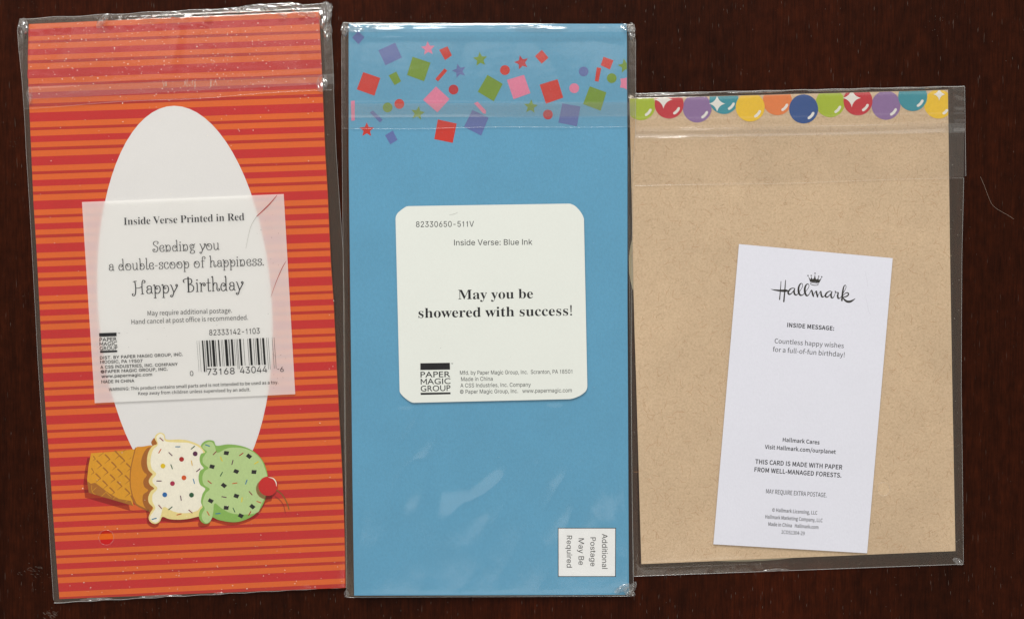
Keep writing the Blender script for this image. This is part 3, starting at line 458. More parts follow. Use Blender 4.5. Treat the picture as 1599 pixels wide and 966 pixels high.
  'O': [845,(46,350,72,214,147,99,265,20,420,-9,579,20,698,100,773,214,799,350,772,488,697,603,578,681,422,709,267,680,149,602,73,488),(150,350,170,457,227,541,314,597,422,617,531,597,617,541,674,457,695,350,674,244,617,159,531,103,422,83,314,103,227,159,170,244)],
  'P': [523,(72,700,72,0,172,0,172,303,277,303,382,318,456,360,499,422,513,499,500,577,459,641,390,684,290,700),(172,610,290,610,362,593,399,553,410,503,394,443,352,406,286,393,172,393)],
  'R': [620,(79,700,79,0,180,0,180,304,222,304,272,294,330,249,407,144,500,0,620,0,524,139,474,218,425,283,368,333,432,372,472,430,485,504,469,586,424,647,351,686,256,700),(180,614,244,614,323,601,367,565,382,508,371,453,328,411,244,394,180,394)],
  'U': [727,(665,700,565,700,565,293,561,232,548,181,520,140,481,111,426,91,356,83,299,90,249,109,205,143,180,177,167,221,163,286,163,700,63,700,63,265,87,141,153,56,246,7,354,-9,491,11,588,69,646,158,665,275)],
 },
}
# ---- lettering
# plain upright forms, as in the photograph's grotesque
GLYPHS['inter']['I'] = [260, (85, 0, 175, 0, 175, 700, 85, 700)]
GLYPHS['inter']['l'] = [225, (70, 0, 153, 0, 153, 715, 70, 715)]
GLYPHS['inter']['1'] = [530, (250, 0, 335, 0, 335, 690, 272, 690, 235, 600, 185, 570, 110, 560, 110, 500, 250, 500)]
GLYPHS['inter']['P'] = [590, (85, 0, 172, 0, 172, 278, 330, 278, 420, 292, 490, 335, 530, 400, 542, 489, 530, 578, 490, 643, 420, 686, 330, 700, 85, 700),
                        (172, 355, 172, 623, 325, 623, 395, 612, 440, 575, 455, 489, 440, 403, 395, 366, 325, 355)]
GLYPHS['inter']['R'] = [620, (85, 0, 172, 0, 172, 285, 300, 285, 455, 0, 555, 0, 390, 298, 465, 335, 515, 395, 532, 489, 515, 578, 475, 643, 410, 686, 330, 700, 85, 700),
                        (172, 360, 172, 623, 325, 623, 390, 612, 430, 575, 445, 491, 430, 407, 390, 371, 325, 360)]
GLYPHS['inter']['7'] = [540, (120, 0, 215, 0, 500, 625, 500, 700, 50, 700, 50, 618, 405, 618)]
GLYPHS['geo']['M'] = [730, (50, 0, 140, 0, 140, 520, 350, 170, 380, 170, 590, 520, 590, 0, 680, 0, 680, 700, 600, 700, 365, 300, 130, 700, 50, 700)]
_gl = {}
def glyph(font, ch):
    if (font, ch) in _gl: return _gl[(font, ch)]
    row = GLYPHS[font][ch]
    adv = row[0]
    loops = [list(zip(r[0::2], r[1::2])) for r in row[1:]]
    _gl[(font, ch)] = (adv, loops)
    return adv, loops
def area_of(lp):
    return sum(lp[i][0] * lp[(i + 1) % len(lp)][1] - lp[(i + 1) % len(lp)][0] * lp[i][1] for i in range(len(lp))) / 2
def embolden(loops, w):
    if not w or not loops: return loops
    big = max(loops, key=lambda l: abs(area_of(l)))
    sgn = 1 if area_of(big) > 0 else -1
    out = []
    for lp in loops:
        d = []
        for p in lp:
            if not d or math.hypot(p[0] - d[-1][0], p[1] - d[-1][1]) > 5: d.append(p)
        if len(d) > 3 and math.hypot(d[0][0] - d[-1][0], d[0][1] - d[-1][1]) <= 5: d.pop()
        lp = d
        n = len(lp); q = []
        for i in range(n):
            a, b, c = lp[i - 1], lp[i], lp[(i + 1) % n]
            d1 = (b[0] - a[0], b[1] - a[1]); d2 = (c[0] - b[0], c[1] - b[1])
            l1 = math.hypot(*d1) or 1; l2 = math.hypot(*d2) or 1
            n1 = (d1[1] / l1 * sgn, -d1[0] / l1 * sgn); n2 = (d2[1] / l2 * sgn, -d2[0] / l2 * sgn)
            mx, my = n1[0] + n2[0], n1[1] + n2[1]
            m2 = mx * mx + my * my
            s = 2 / m2 if m2 > 1.2 else 2 / 1.2
            q.append((b[0] + mx * s * w, b[1] + my * s * w))
        out.append(q)
    return out

def text(font, s, p0, p1, cap, mat, parent, z, bold=0, name='printed_line', label=None):
    x = 0; items = []
    for ch in s:
        adv, loops = glyph(font, ch)
        loops = embolden(loops, bold)
        if loops: items.append([[(a + x, b) for a, b in lp] for lp in loops])
        x += adv + bold * 1.2
    xs = [p[0] for it in items for lp in it for p in lp]
    mn, mxx = min(xs), max(xs)
    dx, dy = p1[0] - p0[0], p1[1] - p0[1]
    L = math.hypot(dx, dy)
    ux, uy = dx / L, dy / L
    sx = L / (mxx - mn); sy = cap / 700.0
    vx, vy = uy, -ux                         # up
    vf, faces = line_fill(items)
    verts = [P(p0[0] + ux * (a - mn) * sx + vx * b * sy, p0[1] + uy * (a - mn) * sx + vy * b * sy, z) for a, b in vf]
    return link(name, verts, faces, mat, parent, label=label)

def inside(p, lp):
    c = False
    for i in range(len(lp)):
        (x1, y1), (x2, y2) = lp[i - 1], lp[i]
        if (y1 > p[1]) != (y2 > p[1]) and p[0] < (x2 - x1) * (p[1] - y1) / (y2 - y1) + x1: c = not c
    return c
def line_fill(items):
    """fill the letter outlines, counters left open; overlapping strokes of a letter are filled one by one"""
    groups = []
    for it in items:
        big = max(it, key=lambda l: abs(area_of(l)))
        sg = 1 if area_of(big) > 0 else -1
        outer = [l for l in it if area_of(l) * sg > 0]; holes = [l for l in it if area_of(l) * sg < 0]
        for o in outer:
            groups.append([o] + [h for h in holes if sum(inside(p, o) for p in h) > len(h) * .6])
    STEP = 3000.0
    cu = bpy.data.curves.new('letters', 'CURVE')
    cu.dimensions = '2D'; cu.fill_mode = 'BOTH'
    base = []
    for k, it in enumerate(groups):
        x0 = min(p[0] for p in it[0]); base.append(x0)
        for lp in it:
            q = []
            for p in lp:
                if not q or abs(p[0] - q[-1][0]) + abs(p[1] - q[-1][1]) > .5: q.append(p)
            sp = cu.splines.new('POLY'); sp.points.add(len(q) - 1)
            for n, (a, b) in enumerate(q): sp.points[n].co = ((a - x0 + 100 + k * STEP) / 100, b / 100, 0, 1)
            sp.use_cyclic_u = True
    ob = bpy.data.objects.new('letters', cu)
    me = ob.to_mesh()
    vf = []
    for v in me.vertices:
        X = v.co.x * 100; k = int(X // STEP)
        vf.append((X - k * STEP - 100 + base[k], v.co.y * 100))
    fc = []
    for p in me.polygons:
        t = list(p.vertices)
        ar = sum(vf[t[i]][0] * vf[t[(i + 1) % len(t)]][1] - vf[t[(i + 1) % len(t)]][0] * vf[t[i]][1] for i in range(len(t)))
        fc.append(tuple(t) if ar > 0 else tuple(t[::-1]))
    ob.to_mesh_clear()
    bpy.data.objects.remove(ob); bpy.data.curves.remove(cu)
    return vf, fc

# curly handwritten-style letters, drawn as pen strokes on a 700 unit capital
CURL = {
'a': (390, [[(150,270),(100,285),(85,350),(140,415),(220,425),(290,370),(300,250),(300,80),(350,10)], [(300,240),(190,245),(80,190),(75,80),(150,10),(240,40),(300,120)]]),
'b': (410, [[(40,730),(90,700),(90,20)], [(90,60),(180,0),(300,50),(345,200),(290,370),(190,400),(120,310),(160,230),(215,260)]]),
'c': (350, [[(230,310),(280,340),(270,420),(180,440),(80,380),(50,240),(80,90),(170,5),(270,30),(310,110)]]),
'd': (430, [[(310,100),(200,0),(90,40),(50,200),(110,370),(210,400),(270,310),(220,240),(170,280)], [(270,730),(315,710),(320,80),(380,0)]]),
'e': (360, [[(60,225),(170,225),(290,280),(280,390),(190,440),(90,380),(50,220),(100,50),(200,0),(300,40),(310,130),(240,130)]]),
'f': (330, [[(230,590),(290,590),(310,670),(240,730),(155,690),(130,560),(130,10)], [(40,420),(260,430)], [(70,0),(200,0)]]),
'g': (400, [[(360,450),(290,390),(180,440),(80,380),(60,260),(140,160),(250,180),(300,280),(270,380),(190,370),(170,300)], [(150,160),(90,90),(190,40),(310,-20),(320,-130),(200,-200),(80,-160),(70,-70),(150,0)]]),
'h': (450, [[(30,730),(90,710),(90,10)], [(40,0),(150,0)], [(90,260),(170,420),(280,400),(300,250),(290,100),(340,15),(420,40),(410,120),(350,120)]]),
'i': (200, [[(40,430),(90,425),(90,10)], [(30,0),(150,0)], [(85,600),(95,605)]]),
'l': (210, [[(40,730),(90,710),(90,80),(140,0),(200,50)]]),
'n': (430, [[(30,430),(80,410),(90,10)], [(40,0),(150,0)], [(90,280),(180,430),(290,400),(340,230),(310,60),(230,0),(160,60),(210,130)]]),
'o': (440, [[(210,430),(95,390),(50,220),(100,50),(210,0),(330,55),(375,220),(320,380),(210,430),(140,350),(180,250),(260,270)]]),
'p': (420, [[(20,440),(85,420),(90,-230)], [(30,-240),(150,-240)], [(90,80),(190,0),(310,60),(355,230),(300,390),(190,410),(125,320),(170,240),(230,280)]]),
'r': (340, [[(20,430),(90,415),(90,10)], [(40,0),(150,0)], [(90,240),(150,400),(250,440),(315,370),(280,290),(220,320),(240,370)]]),
's': (330, [[(230,310),(285,350),(260,430),(160,440),(80,380),(90,290),(180,240),(270,180),(280,80),(200,0),(90,10),(50,90),(110,140)]]),
't': (280, [[(130,640),(130,80),(180,0),(250,40)], [(30,430),(240,440)]]),
'u': (430, [[(30,430),(75,410),(80,120),(150,0),(250,30),(320,150)], [(270,440),(320,425),(320,60),(380,0)]]),
'y': (390, [[(30,430),(75,400),(190,30)], [(330,350),(300,400),(340,450),(390,400),(350,300),(190,10),(130,-170),(60,-220),(20,-150),(80,-120)]]),
'S': (420, [[(300,560),(360,570),(380,660),(290,725),(170,710),(90,620),(110,500),(220,410),(330,310),(350,160),(260,20),(130,0),(50,80),(70,190),(160,180),(150,110)]]),
'H': (590, [[(-20,680),(150,710)], [(70,700),(100,400),(90,90),(30,-70),(-60,-60),(-70,20),(0,30)], [(90,330),(250,330),(420,390)], [(500,600),(560,610),(580,690),(500,740),(440,650),(420,400),(430,10)], [(360,-10),(510,10)]]),
'B': (490, [[(120,760),(130,10)], [(60,0),(200,0)], [(-60,500),(-120,520),(-120,620),(-20,680),(130,700),(270,660),(310,540),(250,430),(130,380)], [(130,380),(280,370),(390,260),(370,90),(240,0),(120,20)]]),
'-': (250, [[(40,230),(200,235)]]),
'.': (130, [[(50,20),(60,25)]]),
' ': (230, []),
}
def curly(s, p0, p1, cap, mat, parent, z, wd=62, label=None):
    x = 0; st = []
    for ch in s:
        adv, ss = CURL[ch]
        for q in ss:
            dot = len(q) == 2 and abs(q[0][0] - q[1][0]) < 20
            pp = smooth_poly(q, False, 4) if len(q) > 2 else list(q)
            r = []
            for i, (a, b) in enumerate(pp):
                A = pp[max(i - 1, 0)]; B = pp[min(i + 1, len(pp) - 1)]
                vert = abs(B[1] - A[1]) / (math.hypot(B[0] - A[0], B[1] - A[1]) or 1)
                e = min(i, len(pp) - 1 - i) / max(1, len(pp) - 1)
                w = wd * (0.55 + 0.6 * vert)
                if dot: w = wd * 1.6
                elif len(q) == 2 and abs(q[0][1] - q[1][1]) < 40: w = wd * 0.6
                r.append((a + x, b, w))
            st.append(r)
        x += adv
    xs = [p[0] for r in st for p in r]
    mn, mx = min(xs), max(xs)
    dx, dy = p1[0] - p0[0], p1[1] - p0[1]
    L = math.hypot(dx, dy); ux, uy = dx / L, dy / L; vx, vy = uy, -ux
    sx = L / (mx - mn); sy = cap / 700
    v, f = [], []
    for r in st:
        ribbon([(p0[0] + ux * (a - mn) * sx + vx * b * sy, p0[1] + uy * (a - mn) * sx + vy * b * sy, w * (sx + sy) / 2) for a, b, w in r], z, v, f)
    return link('printed_line', v, f, mat, parent, label=label)

# ---- film sheets: a fine grid between a left and a right edge
def interp(tbl, y):
    if y <= tbl[0][0]: 
        a, b = tbl[0], tbl[1]
    elif y >= tbl[-1][0]:
        a, b = tbl[-2], tbl[-1]
    else:
        for i in range(len(tbl) - 1):
            if tbl[i][0] <= y <= tbl[i + 1][0]:
                a, b = tbl[i], tbl[i + 1]; break
    return a[1] + (b[1] - a[1]) * (y - a[0]) / (b[0] - a[0])
def ss(a, b, x):
    t = max(0.0, min(1.0, (x - a) / (b - a))); return t * t * (3 - 2 * t)
def sheet(name, top, bottom, left, right, nx, ny, hfun, mat, parent, hole=None, label=None, kind=None):
    """top, bottom: (y at the left edge, y at the right edge); left, right: tables (y, x)"""
    verts = []; px = []
    for j in range(ny + 1):
        v = j / ny
        yl = top[0] + (bottom[0] - top[0]) * v; yr = top[1] + (bottom[1] - top[1]) * v
        xl, xr = interp(left, yl), interp(right, yr)
        for i in range(nx + 1):
            u = i / nx
            x, y = xl + (xr - xl) * u, yl + (yr - yl) * u
            if hole:
                hx, hy, hr = hole
                d = math.hypot(x - hx, y - hy)
                if d < hr + 1.6 and d > hr - 0.9 and d > 0:
                    x, y = hx + (x - hx) / d * hr, hy + (y - hy) / d * hr
            px.append((x, y))
            verts.append(P(x, y, hfun(x, y) * MM))
    faces = []
    for j in range(ny):
        for i in range(nx):
            a = j * (nx + 1) + i
            q = (a, a + nx + 1, a + nx + 2, a + 1)
            if hole:
                cx = sum(px[t][0] for t in q) / 4; cyy = sum(px[t][1] for t in q) / 4
                if math.hypot(cx - hole[0], cyy - hole[1]) < hole[2]: continue
            faces.append(q)
    return link(name, verts, faces, mat, parent, smooth=True, label=label, kind=kind)
def tube(name, pts, r, mat, parent, label=None, seg=6):
    """pts (px, py, z mm): a thin folded bead"""
    pp = [P(x, y, z * MM) for x, y, z in pts]
    v, f = [], []
    for i, p in enumerate(pp):
        t = (pp[min(i + 1, len(pp) - 1)] - pp[max(i - 1, 0)]).normalized()
        n = Vector((0, 0, 1)).cross(t).normalized(); b = t.cross(n)
        for k in range(seg):
            a = 2 * math.pi * k / seg
            v.append(p + (n * math.cos(a) * 1.0 + b * math.sin(a)) * r * MM)
    for i in range(len(pp) - 1):
        for k in range(seg):
            a = i * seg + k; b2 = i * seg + (k + 1) % seg
            f.append((a, b2, b2 + seg, a + seg))
    return link(name, v, f, mat, parent, smooth=True, label=label)

# ------------------------------------------------------------------ table
def wood_material():
    m, nt, out = newmat('dark_mahogany_wood')
    L = nt.links
    b = N(nt, 'ShaderNodeBsdfPrincipled')
    b.inputs['Specular IOR Level'].default_value = 0.06
    # broad tone drift, long streaks, fine grain, open pores
    broad = N(nt, 'ShaderNodeTexNoise', Scale=1.0, Detail=3.0); L.new(coords(nt, (14, 2.2, 1)), broad.inputs['Vector'])
    streak = N(nt, 'ShaderNodeTexNoise', Scale=1.0, Detail=6.0, Roughness=0.62, Distortion=0.4); L.new(coords(nt, (170, 7, 1)), streak.inputs['Vector'])
    fine = N(nt, 'ShaderNodeTexNoise', Scale=1.0, Detail=4.0, Roughness=0.7); L.new(coords(nt, (1500, 90, 1)), fine.inputs['Vector'])
    pore = N(nt, 'ShaderNodeTexNoise', Scale=1.0, Detail=2.0); L.new(coords(nt, (1900, 130, 7)), pore.inputs['Vector'])
    mot = N(nt, 'ShaderNodeTexNoise', Scale=230.0, Detail=4.0, Roughness=0.65); L.new(coords(nt, (1, 0.7, 1)), mot.inputs['Vector'])
    c0 = ramp(nt, [(0.3, (0.0210, 0.0044, 0.0012)), (0.55, (0.0285, 0.0055, 0.0015)), (0.75, (0.040, 0.0070, 0.0018))], broad.outputs[0])
    c1 = ramp(nt, [(0.28, (0.70, 0.69, 0.68)), (0.5, (1.0, 1.0, 1.0)), (0.75, (1.3, 1.25, 1.2))], streak.outputs[0])
    c2 = ramp(nt, [(0.3, (0.62, 0.62, 0.62)), (0.7, (1.38, 1.36, 1.34))], fine.outputs[0])
    c3 = ramp(nt, [(0.35, (0.78, 0.78, 0.78)), (0.7, (1.25, 1.22, 1.2))], mot.outputs[0])
    prev = c0.outputs[0]
    for c in (c1, c2, c3):
        mm = N(nt, 'ShaderNodeMix', data_type='RGBA', blend_type='MULTIPLY'); mm.inputs[0].default_value = 1
        L.new(prev, mm.inputs[6]); L.new(c.outputs[0], mm.inputs[7]); prev = mm.outputs[2]
    pm = ramp(nt, [(0.69, (0, 0, 0)), (0.76, (0.5, 0.5, 0.5))], pore.outputs[0])
    mx = N(nt, 'ShaderNodeMix', data_type='RGBA'); L.new(pm.outputs[0], mx.inputs[0]); L.new(prev, mx.inputs[6])
    mx.inputs[7].default_value = (0.10, 0.075, 0.06, 1)
    L.new(mx.outputs[2], b.inputs['Base Color'])
    rr = N(nt, 'ShaderNodeMapRange'); rr.inputs['To Min'].default_value = 0.36; rr.inputs['To Max'].default_value = 0.56
    L.new(mot.outputs[0], rr.inputs['Value']); L.new(rr.outputs[0], b.inputs['Roughness'])
    bp = N(nt, 'ShaderNodeBump', Strength=0.35, Distance=0.00025)
    L.new(fine.outputs[0], bp.inputs['Height']); L.new(bp.outputs[0], b.inputs['Normal'])
    L.new(b.outputs[0], out.inputs[0])
    return m
WOOD = wood_material()
tv = [(-0.62, -0.42, 0), (0.62, -0.42, 0), (0.62, 0.48, 0), (-0.62, 0.48, 0)]
tv += [(x, y, -0.03) for x, y, z in tv]
table = link('table_top', tv, [(0, 1, 2, 3), (7, 6, 5, 4), (0, 4, 5, 1), (1, 5, 6, 2), (2, 6, 7, 3), (3, 7, 4, 0)], WOOD)
tag(table, 'dark red-brown wooden table top with fine vertical grain under the cards', None, None, 'structure')

FILM = film_material('clear_film', 1.5, sheen=(1, 0.965, 0.91))
FLAP = film_material('clear_flap_film', 1.35)
BACK = film_material('clear_back_film', 1.4, 0.12, tint=(0.98, 0.95, 0.9), sheen=(1.0, 0.84, 0.62))
CRUMP = film_material('crumpled_film', 5.0, 0.07, haze=0.02)
GLINT = film_material('glinting_fold', 6.0, 0.10, haze=0.22)  # whitish haze and raised gain build the seam's bright highlight into the material
BEAD = film_material('folded_film_edge', 3.5, 0.15, haze=0.16)
GLUE = film_material('adhesive_strip', 2.6, 0.12, haze=0.018)

def noi(x, y, s, seed=0.0): return noise.noise(Vector((x / s, y / s, seed)))
def nxy(x, y, sx, sy, seed=0.0): return noise.noise(Vector((x / sx, y / sy, seed)))

# ================================================================== 1 striped card
L1 = [(38,45),(60,44),(120,43),(150,45),(190,46.6),(240,49),(313,52),(360,55.3),(400,57.5),(460,61),(500,62.7),(560,66),(620,69.7),(680,74),(720,77.6),(800,82.6),(860,87),(900,90),(935,92.8)]
R1 = [(18,498),(60,500),(100,502),(160,504.5),(240,507.8),(300,511.5),(370,514.5),(420,517),(480,521.4),(540,524),(600,527),(660,530),(720,533.6),(800,536.8),(860,538.6),(917,539.3)]
Z1 = 1.4
def quad_between(yl0, yr0, yl1, yr1, Lt, Rt, n=1):
    """a band from edge to edge, following the curved edges"""
    left = [(interp(Lt, yl0 + (yl1 - yl0) * i / n), yl0 + (yl1 - yl0) * i / n) for i in range(n + 1)]
    right = [(interp(Rt, yr0 + (yr1 - yr0) * i / n), yr0 + (yr1 - yr0) * i / n) for i in range(n + 1)]
    return left + right[::-1]
card1 = thing('greeting_card', 'tall greeting card with orange and red stripes, a white oval and an ice cream cone', 'greeting card', 290, 480, 'greeting cards seen from the back')
O_ = ink('#E36E3C', 0.04); Rw = ink('#CA3E3E', 0.04); Rt_ = ink('#BE4032', 0.04)
ORANGE = paper('orange_print', O_, 0.45, 0.04, 0.04)
CRIM = paper('crimson_print', Rw, 0.45, 0.04, 0.05)
RUST = paper('rust_red_print', Rt_, 0.45, 0.04, 0.05)
outline1 = quad_between(38, 18, 934.5, 917, L1, R1, 16)
slab('card_panel', outline1, 0.25 * MM, Z1 * MM, ORANGE, card1)
WL = [41.5,109,176.4,245,313.8,380.9,448,515.3,582.4,649,714.8,780,845,910,975]
WR = [25,93,161,229,297,364.2,431.3,498,564,629,694,760,824.8,889,953]
ZS = Z1 * MM
for k in range(14):
    a, b_ = WL[k], WL[k + 1]; c, d = WR[k], WR[k + 1]
    for f0, f1, m in ((0, .205, CRIM), (.335, .4, RUST), (.53, .67, CRIM), (.79, .862, RUST)):
        y0l, y1l = a + (b_ - a) * f0, a + (b_ - a) * f1
        y0r, y1r = c + (d - c) * f0, c + (d - c) * f1
        if k == 0 and f0 == 0: y0l, y1l, y0r, y1r = 46, 57.6, 26.6, 37.5
        if y0l > 932: continue
        if y1l > 934.3: y1l, y1r = 934.3, 916.8
        flat('stripe', quad_between(y0l, y0r, y1l, y1r, L1, R1, 3), ZS + 0.02 * MM, m, card1)
OVAL = paper('white_print', ink('#EAE9E9', 0.04), 0.5, 0.015, 0.012)
ov = []
for i in range(72):
    t = 2 * math.pi * i / 72
    y = 476.4 - math.cos(t) * 311
    ov.append((289 + (y - 476) * 0.055 + math.sin(t) * 136, y))
flat('white_oval', ov, ZS + 0.04 * MM, OVAL, card1)

# ice cream print, drawn on a 4.569 times enlargement with its corner at 120, 660
def ic(p): return (120 + p[0] / 4.569, 660 + p[1] / 4.569)
def icp(pts): return [ic(p) for p in pts]
cone_pts = [(102,215),(250,205),(415,186),(392,300),(382,400),(384,480),(405,590),(300,560),(85,497),(73,400),(84,300)]
rim_pts = smooth_poly([(418,178),(470,168),(545,160),(600,200),(600,400),(580,560),(545,640),(500,620),(440,590),(405,530),(384,450),(384,350),(400,260)], True, 3)
van_out = [(556,110),(566,82),(596,68),(625,82),(640,118),(740,117),(820,133),(900,180),(950,300),(950,500),(905,640),(830,675),(740,688),(660,684),(612,668),(592,702),(560,719),(525,705),(512,672),(528,632),(545,605),(515,570),(509,530),(528,485),(552,466),(522,440),(513,410),(530,378),(540,364),(512,335),(500,280),(508,215),(538,165),(572,148)]
van_in = [(568,105),(580,84),(600,76),(620,92),(634,130),(720,138),(800,142),(875,175),(905,225),(925,400),(905,560),(880,600),(850,628),(770,642),(690,630),(622,597),(604,640),(588,692),(560,710),(533,695),(522,670),(545,632),(560,603),(540,560),(541,510),(575,466),(545,430),(541,400),(567,362),(535,325),(526,260),(545,190),(578,155)]
mint_out = [(885,165),(905,135),(940,122),(978,130),(997,162),(1080,152),(1180,165),(1262,202),(1322,262),(1352,332),(1364,400),(1360,470),(1345,540),(1310,610),(1250,665),(1170,700),(1100,706),(1010,690),(968,672),(950,705),(920,719),(885,700),(870,660),(880,620),(897,600),(885,560),(897,505),(916,468),(880,440),(868,390),(880,340),(905,322),(882,290),(876,250),(888,218),(915,208)]
mint_in = [(920,142),(960,134),(985,165),(1003,212),(1080,178),(1180,178),(1252,204),(1312,258),(1344,330),(1360,400),(1352,500),(1312,590),(1290,636),(1200,652),(1100,642),(1030,605),(983,572),(972,640),(958,690),(925,714),(897,690),(892,650),(912,610),(897,570),(918,503),(948,470),(907,440),(895,390),(910,345),(940,320),(903,290),(898,250),(922,215),(926,200),(895,172)]
van_out, van_in, mint_out, mint_in = [smooth_poly(q, True, 4) for q in (van_out, van_in, mint_out, mint_in)]
def shadow_mat():
    m, nt, out = newmat('brown_overprint')
    t = N(nt, 'ShaderNodeBsdfTransparent'); t.inputs[0].default_value = (0.72, 0.50, 0.42, 1)
    nt.links.new(t.outputs[0], out.inputs[0]); return m
OVERP = shadow_mat()
sh = lambda q, dx=-20, dy=26: [(x + dx, y + dy) for x, y in q]
strip = [[p for p in icp(sh(q, dx, dy))] for q, dx, dy in ((cone_pts, -26, 34), (van_out, -14, 26), (mint_out, -14, 26))]
# the printed drop shadows are one piece of ink under all the shapes
flat('printed_shadow', icp(sh(cone_pts[:7] + [(540, 620)] + cone_pts[7:], -26, 34)), ZS + 0.06 * MM, OVERP, card1)
lowc = [(530,600),(500,660),(505,720),(545,745),(580,735),(600,700),(700,712),(800,706),(868,690),(862,725),(880,742),(915,742),(945,728),(960,700),(1050,725),(1130,728),(1230,700),(1300,650),(1345,570),(1390,550),(1340,480),(900,500)]
flat('printed_shadow', icp(smooth_poly(lowc, True, 3)), ZS + 0.07 * MM, OVERP, card1)
CONE = paper('waffle_orange', ink('#E2A436', 0.045), 0.45)
CONED = paper('waffle_brown', ink('#B0742A', 0.045), 0.45)
RIM = paper('cone_rim_orange', ink('#DF9A32', 0.045), 0.45)
CREAM = paper('vanilla_cream', ink('#F8F3E2', 0.05), 0.45, 0.02)
YEL = paper('vanilla_yellow', ink('#F1E09E', 0.05), 0.45, 0.02)
MINT = paper('mint_light', ink('#C0D89A', 0.05), 0.45, 0.02)
MINTD = paper('mint_dark', ink('#93BD68', 0.05), 0.45, 0.02)
z = ZS + 0.09 * MM; dz = 0.012 * MM
cone = flat('waffle_cone', icp(cone_pts), z, CONE, card1)
flat('cone_shade', icp([(76,415),(100,432),(130,425),(230,500),(300,540),(385,555),(402,590),(300,560),(85,497)]), z + dz, CONED, cone)
s = 100 / 690 * 4.569
def c4(x, y): return (x * s, (y * s) + 10 * 4.569)
wl = []
for x, y in ((310,275),(220,340),(380,355),(290,415),(445,430),(470,290),(210,480),(365,490),(525,500),(285,555),(440,565),(360,630),(525,640),(540,370),(565,235),(415,235)):
    wl.append([(x - 3, y - 2, 16), (x + 22, y + 22, 15), (x + 46, y + 48, 9)])
    wl.append([(x + 46, y + 46, 9), (x + 20, y + 66, 6), (x - 6, y + 90, 2)])
wl += [[(180,290,12),(200,318,5)],[(200,318,8),(172,335,3)],[(160,420,12),(185,462,5)],[(185,462,8),(155,485,3)],[(290,248,4),(235,292,5)],[(525,220,4),(480,250,5)]]
strokes('waffle_line', [[(*ic(c4(a, b)), w * s / 4.569) for a, b, w in q if c4(a, b)[0] < 402] for q in wl if c4(q[-1][0], q[-1][1])[0] < 400], z + 2 * dz, CONED, cone)
ll = [[(165,665,5),(210,625,5)],[(265,720,5),(320,670,5)],[(390,750,5),(440,700,5)],[(310,672,5),(372,728,5)],[(160,600,4),(165,668,5),(200,700,4)],[(525,780,4),(545,765,4)]]
strokes('waffle_line', [[(*ic(c4(a, b)), w * s / 4.569) for a, b, w in q] for q in ll], z + 2 * dz, CONE, cone, label='pale waffle lines on the brown underside of the cone')
z += 3 * dz
strokes('cone_crease', [[(*ic(p), 1.5) for p in ((418,178),(398,260),(382,350),(382,450),(403,540))]], z + dz * 2, CONED, cone)
rim = flat('cone_rim', icp(rim_pts), z, RIM, card1)
strokes('rim_shade', [[(*ic(p), 2.6) for p in ((388,520),(420,575),(470,605),(520,625))]], z + dz, CONED, rim)
drip = smooth_poly([(556,108),(540,120),(530,140),(538,165),(500,180),(470,230),(458,290),(475,345),(500,370),(474,410),(482,455),(510,480),(474,510),(470,560),(490,605),(530,630),(560,500),(600,300),(600,150)], True, 3)
flat('scoop_shade', icp(drip), z + dz, paper('drip_brown', ink('#AE6F2C', 0.045), 0.45), rim)
z += 3 * dz
van = flat('vanilla_scoop', icp(van_out), z, YEL, card1)
flat('scoop_light', icp(van_in), z + dz, CREAM, van)
z += 2 * dz
mint = flat('mint_scoop', icp(mint_out), z, MINTD, card1)
flat('scoop_light', icp(mint_in), z + dz, MINT, mint)
z += 3 * dz
COLS = {'red': '#B0383A', 'or': '#CC6238', 'mar': '#8C3448', 'pur': '#643A56', 'blu': '#3C7EA8', 'gre': '#2F6248', 'yel': '#E8D23C', 'ye2': '#E6BE62', 'cri': '#B23458', 'bl2': '#2A72B0', 'ora': '#D8622E', 'yed': '#E6C626'}
SP = {k: paper('sprinkle_' + k, ink(v, 0.04), 0.45) for k, v in COLS.items()}
def sprinkle(x, y, deg, m, par, l=18, w=6.6):
    a = math.radians(deg); dx, dy = math.cos(a) * l, math.sin(a) * l; nx, ny = -math.sin(a) * w / 2, math.cos(a) * w / 2
    flat('sprinkle', icp([(x-dx+nx,y-dy+ny),(x+dx+nx,y+dy+ny),(x+dx-nx,y+dy-ny),(x-dx-nx,y-dy-ny)]), z, SP[m], par)
for a in ((604,116,40,'mar'),(720,169,0,'blu'),(828,175,-40,'gre'),(592,200,-60,'or'),(668,221,45,'pur'),(676,311,70,'gre'),(820,285,80,'ye2'),(866,336,-40,'pur'),(586,413,0,'pur'),(835,415,75,'blu'),(742,535,80,'pur'),(594,597,50,'mar'),(667,607,-38,'gre'),(811,630,40,'mar'),(729,651,-15,'or'),(552,682,-15,'blu')):
    sprinkle(*a, van)
for a in ((932,160,20,'blu'),(984,214,-45,'mar'),(1031,257,65,'yel'),(1110,281,-75,'pur'),(1173,223,-35,'red'),(1281,283,-30,'yel'),(1031,364,-60,'gre'),(947,421,40,'red'),(1127,429,-8,'or'),(1209,420,-70,'blu'),(1240,500,50,'mar'),(1050,527,10,'pur'),(1178,546,95,'yel'),(1121,620,65,'gre'),(1299,563,20,'or'),(1233,645,-60,'red'),(1007,645,-5,'blu'),(937,644,60,'or')):
    sprinkle(*a, mint)
for x, y, m in ((747,258,'red'),(844,219,'pur'),(614,306,'yed'),(764,390,'ora'),(682,431,'cri'),(627,511,'bl2'),(818,513,'gre')):
    flat('candy_dot', icp(disc(x, y, 17)), z, SP[m], van)
CHIP = paper('chocolate_print', ink('#2A2A22', 0.02), 0.45)
